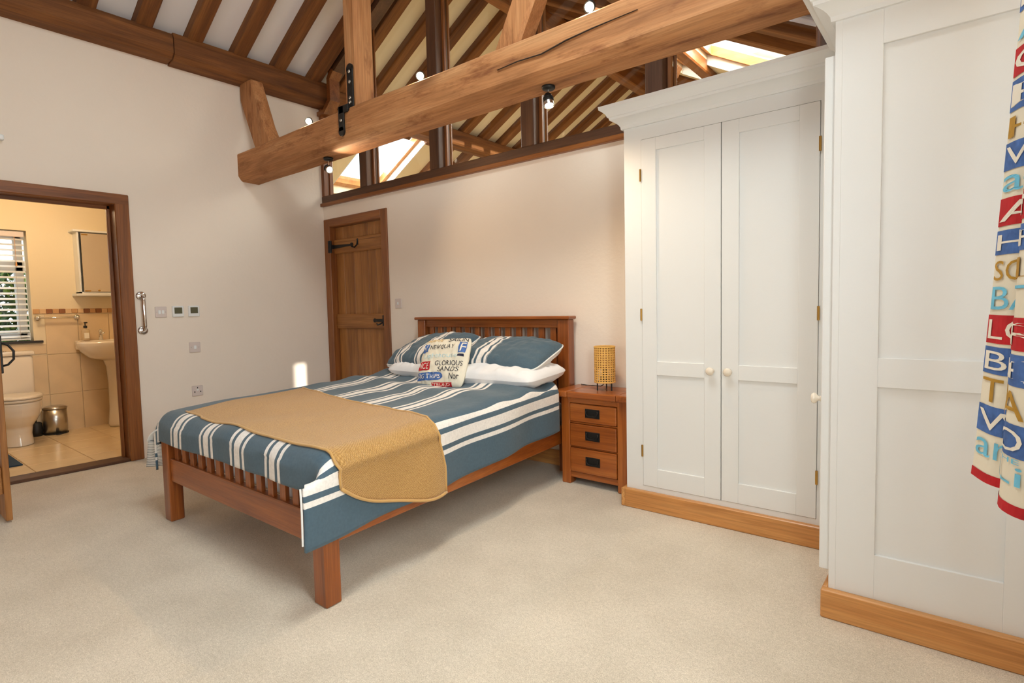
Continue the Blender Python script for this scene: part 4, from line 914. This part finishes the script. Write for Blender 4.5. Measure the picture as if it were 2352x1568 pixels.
# plan path control points (bottom / top) : each (x, y)
PB = [(5.068, -1.50), (5.095, -1.545), (5.128, -1.565), (5.155, -1.55), (5.150, -1.59), (5.118, -1.62), (5.117, -1.665), (5.145, -1.70), (5.18, -1.705), (5.205, -1.69), (5.195, -1.75), (5.165, -1.79), (5.165, -1.84), (5.20, -1.87), (5.225, -1.86), (5.20, -1.95), (5.175, -2.0), (5.21, -2.05), (5.22, -2.12), (5.18, -2.2), (5.2, -2.3)]
PT = [(5.150, -1.50), (5.165, -1.545), (5.185, -1.56), (5.205, -1.55), (5.20, -1.585), (5.170, -1.62), (5.17, -1.66), (5.188, -1.69), (5.21, -1.70), (5.222, -1.69), (5.215, -1.75), (5.195, -1.79), (5.195, -1.84), (5.215, -1.86), (5.225, -1.855), (5.21, -1.95), (5.195, -2.0), (5.215, -2.05), (5.22, -2.12), (5.2, -2.2), (5.21, -2.3)]
def catmull(P, t):
    n = len(P)-1; k = min(max(t, 0), .99999)*n; i = int(k); f = k-i
    g = lambda j: Vector(P[max(0, min(n, j))])
    a, b, c, d = g(i-1), g(i), g(i+1), g(i+2)
    return .5*((2*b)+(c-a)*f+(2*a-5*b+4*c-d)*f*f+(3*b-a-3*c+d)*f**3)
def CUR(tt, z, lift=0):
    k = (z-CZ0)/(CZ1-CZ0); kk_ = k**.9
    p = catmull(PB, tt).lerp(catmull(PT, tt), kk_); q = catmull(PB, tt+.002).lerp(catmull(PT, tt+.002), kk_); d = (q-p)
    zz = z-.22*max(0, -(p.y+1.50))*0 + (.035*(-(p.y+1.5)/.2)*-1 if k < .3 else 0)*(max(0, .3-k)/.3)
    if lift and d.length > 0: nn = Vector((d.y, -d.x)).normalized(); p = p+nn*lift
    return Vector((p.x, p.y, zz))
grid('cloth', 220, 40, lambda u, v: CUR(u, CZ0+(CZ1-CZ0)*v), 'cream_cloth', cu2)
TA0, TA1 = 0.0, .148            # first pleat front face
TB0, TB1 = .262, .44            # second pleat front face
def on_curtain(t0, t1, z0, z1, lift): return lambda a, b: CUR(t0+(t1-t0)*a, z0+(z1-z0)*b, lift)
def kbox(t0, t1, z0, z1, mat): printed('printed_block', *rectmesh(16, 4), on_curtain(t0, t1, z0, z1, .0015), mat, cu2)
def ktext(s, t0, t1, z0, z1, mat): printed('printed_word', *text_polys(s), on_curtain(t0, t1, z0, z1, .003), mat, cu2)
A0, A1, B0, B1 = TA0+.004, TA1, TB0, TB1
rows = [(.700, .722, 'print_red', None, None, None, None), (.760, .800, None, 'arc', 'Liz', 'print_sky', None), (.815, .880, 'print_blue', 'W', 'OV', 'print_white', None),
 (.890, .945, None, 'TH', 'AT', 'print_gold', None), (.955, 1.018, 'print_blue', 'BE', 'E', 'print_white', None), (1.026, 1.092, 'print_red', 'LO', 'R', 'print_white', None),
 (1.105, 1.158, None, 'BA', 'T', 'print_sky', None), (1.172, 1.218, None, 'SOF', 'L', 'print_gold', None), (1.232, 1.288, 'print_blue', 'HI', 'P', 'print_white', None),
 (1.298, 1.362, 'print_red', 'A', 'N', 'print_white', None), (1.375, 1.412, None, 'ar', 'c', 'print_sky', None), (1.425, 1.488, 'print_blue', 'W', 'O', 'print_white', None),
 (1.498, 1.545, None, 'H', 'A', 'print_gold', None), (1.558, 1.628, 'print_blue', 'E', 'E', 'print_white', None), (1.636, 1.70, 'print_red', 'O', 'O', 'print_white', None),
 (1.715, 1.765, None, 'A', 'B', 'print_sky', None), (1.78, 1.84, 'print_blue', 'M', 'S', 'print_white', None), (1.85, 1.91, None, 'OF', 'S', 'print_gold', None), (1.92, 1.98, 'print_red', 'L', 'I', 'print_white', None)]
for z0, z1, blk, wa, wb, tm, _ in rows:
    if blk: kbox(0.0, .20, z0, z1, blk); kbox(.245, .50, z0, z1, blk)
    if wa:
        p = .010 if blk else 0
        ktext(wa, A0+.006, A1-.004, z0+p, z1-p, tm); ktext(wb, B0, B1-.02, z0+p, z1-p, tm)
ktext('THE', TB0, TB0+.08, .803, .813, 'print_sky')
pole = thing('curtain_pole', 'wooden pole carrying the printed curtain above the right window', 'curtain pole', (5.2, -1.75, 2.2))
MB().cyl((5.2, -2.4, 2.19), (5.2, -1.30, 2.19), .014).done('rod', 'pine_Y', pole, True)
for y in (-2.4, -1.30): MB().ball((5.2, y, 2.19), .025, n=8).done('finial', 'pine_Y', pole, True)
for y in (-2.3, -1.40): MB().cyl((5.2, y, 2.19), (RX, y, 2.19), .008).done('bracket', 'pine_X', pole)
for i in range(9):
    y = -1.5-.1*i; MB().lathe([(.017, -.003), (.022, -.003), (.022, .003), (.017, .003), (.017, -.003)], (5.2, y, 2.185), 16, axis='Y').done('ring', 'pine_Y', pole, True)
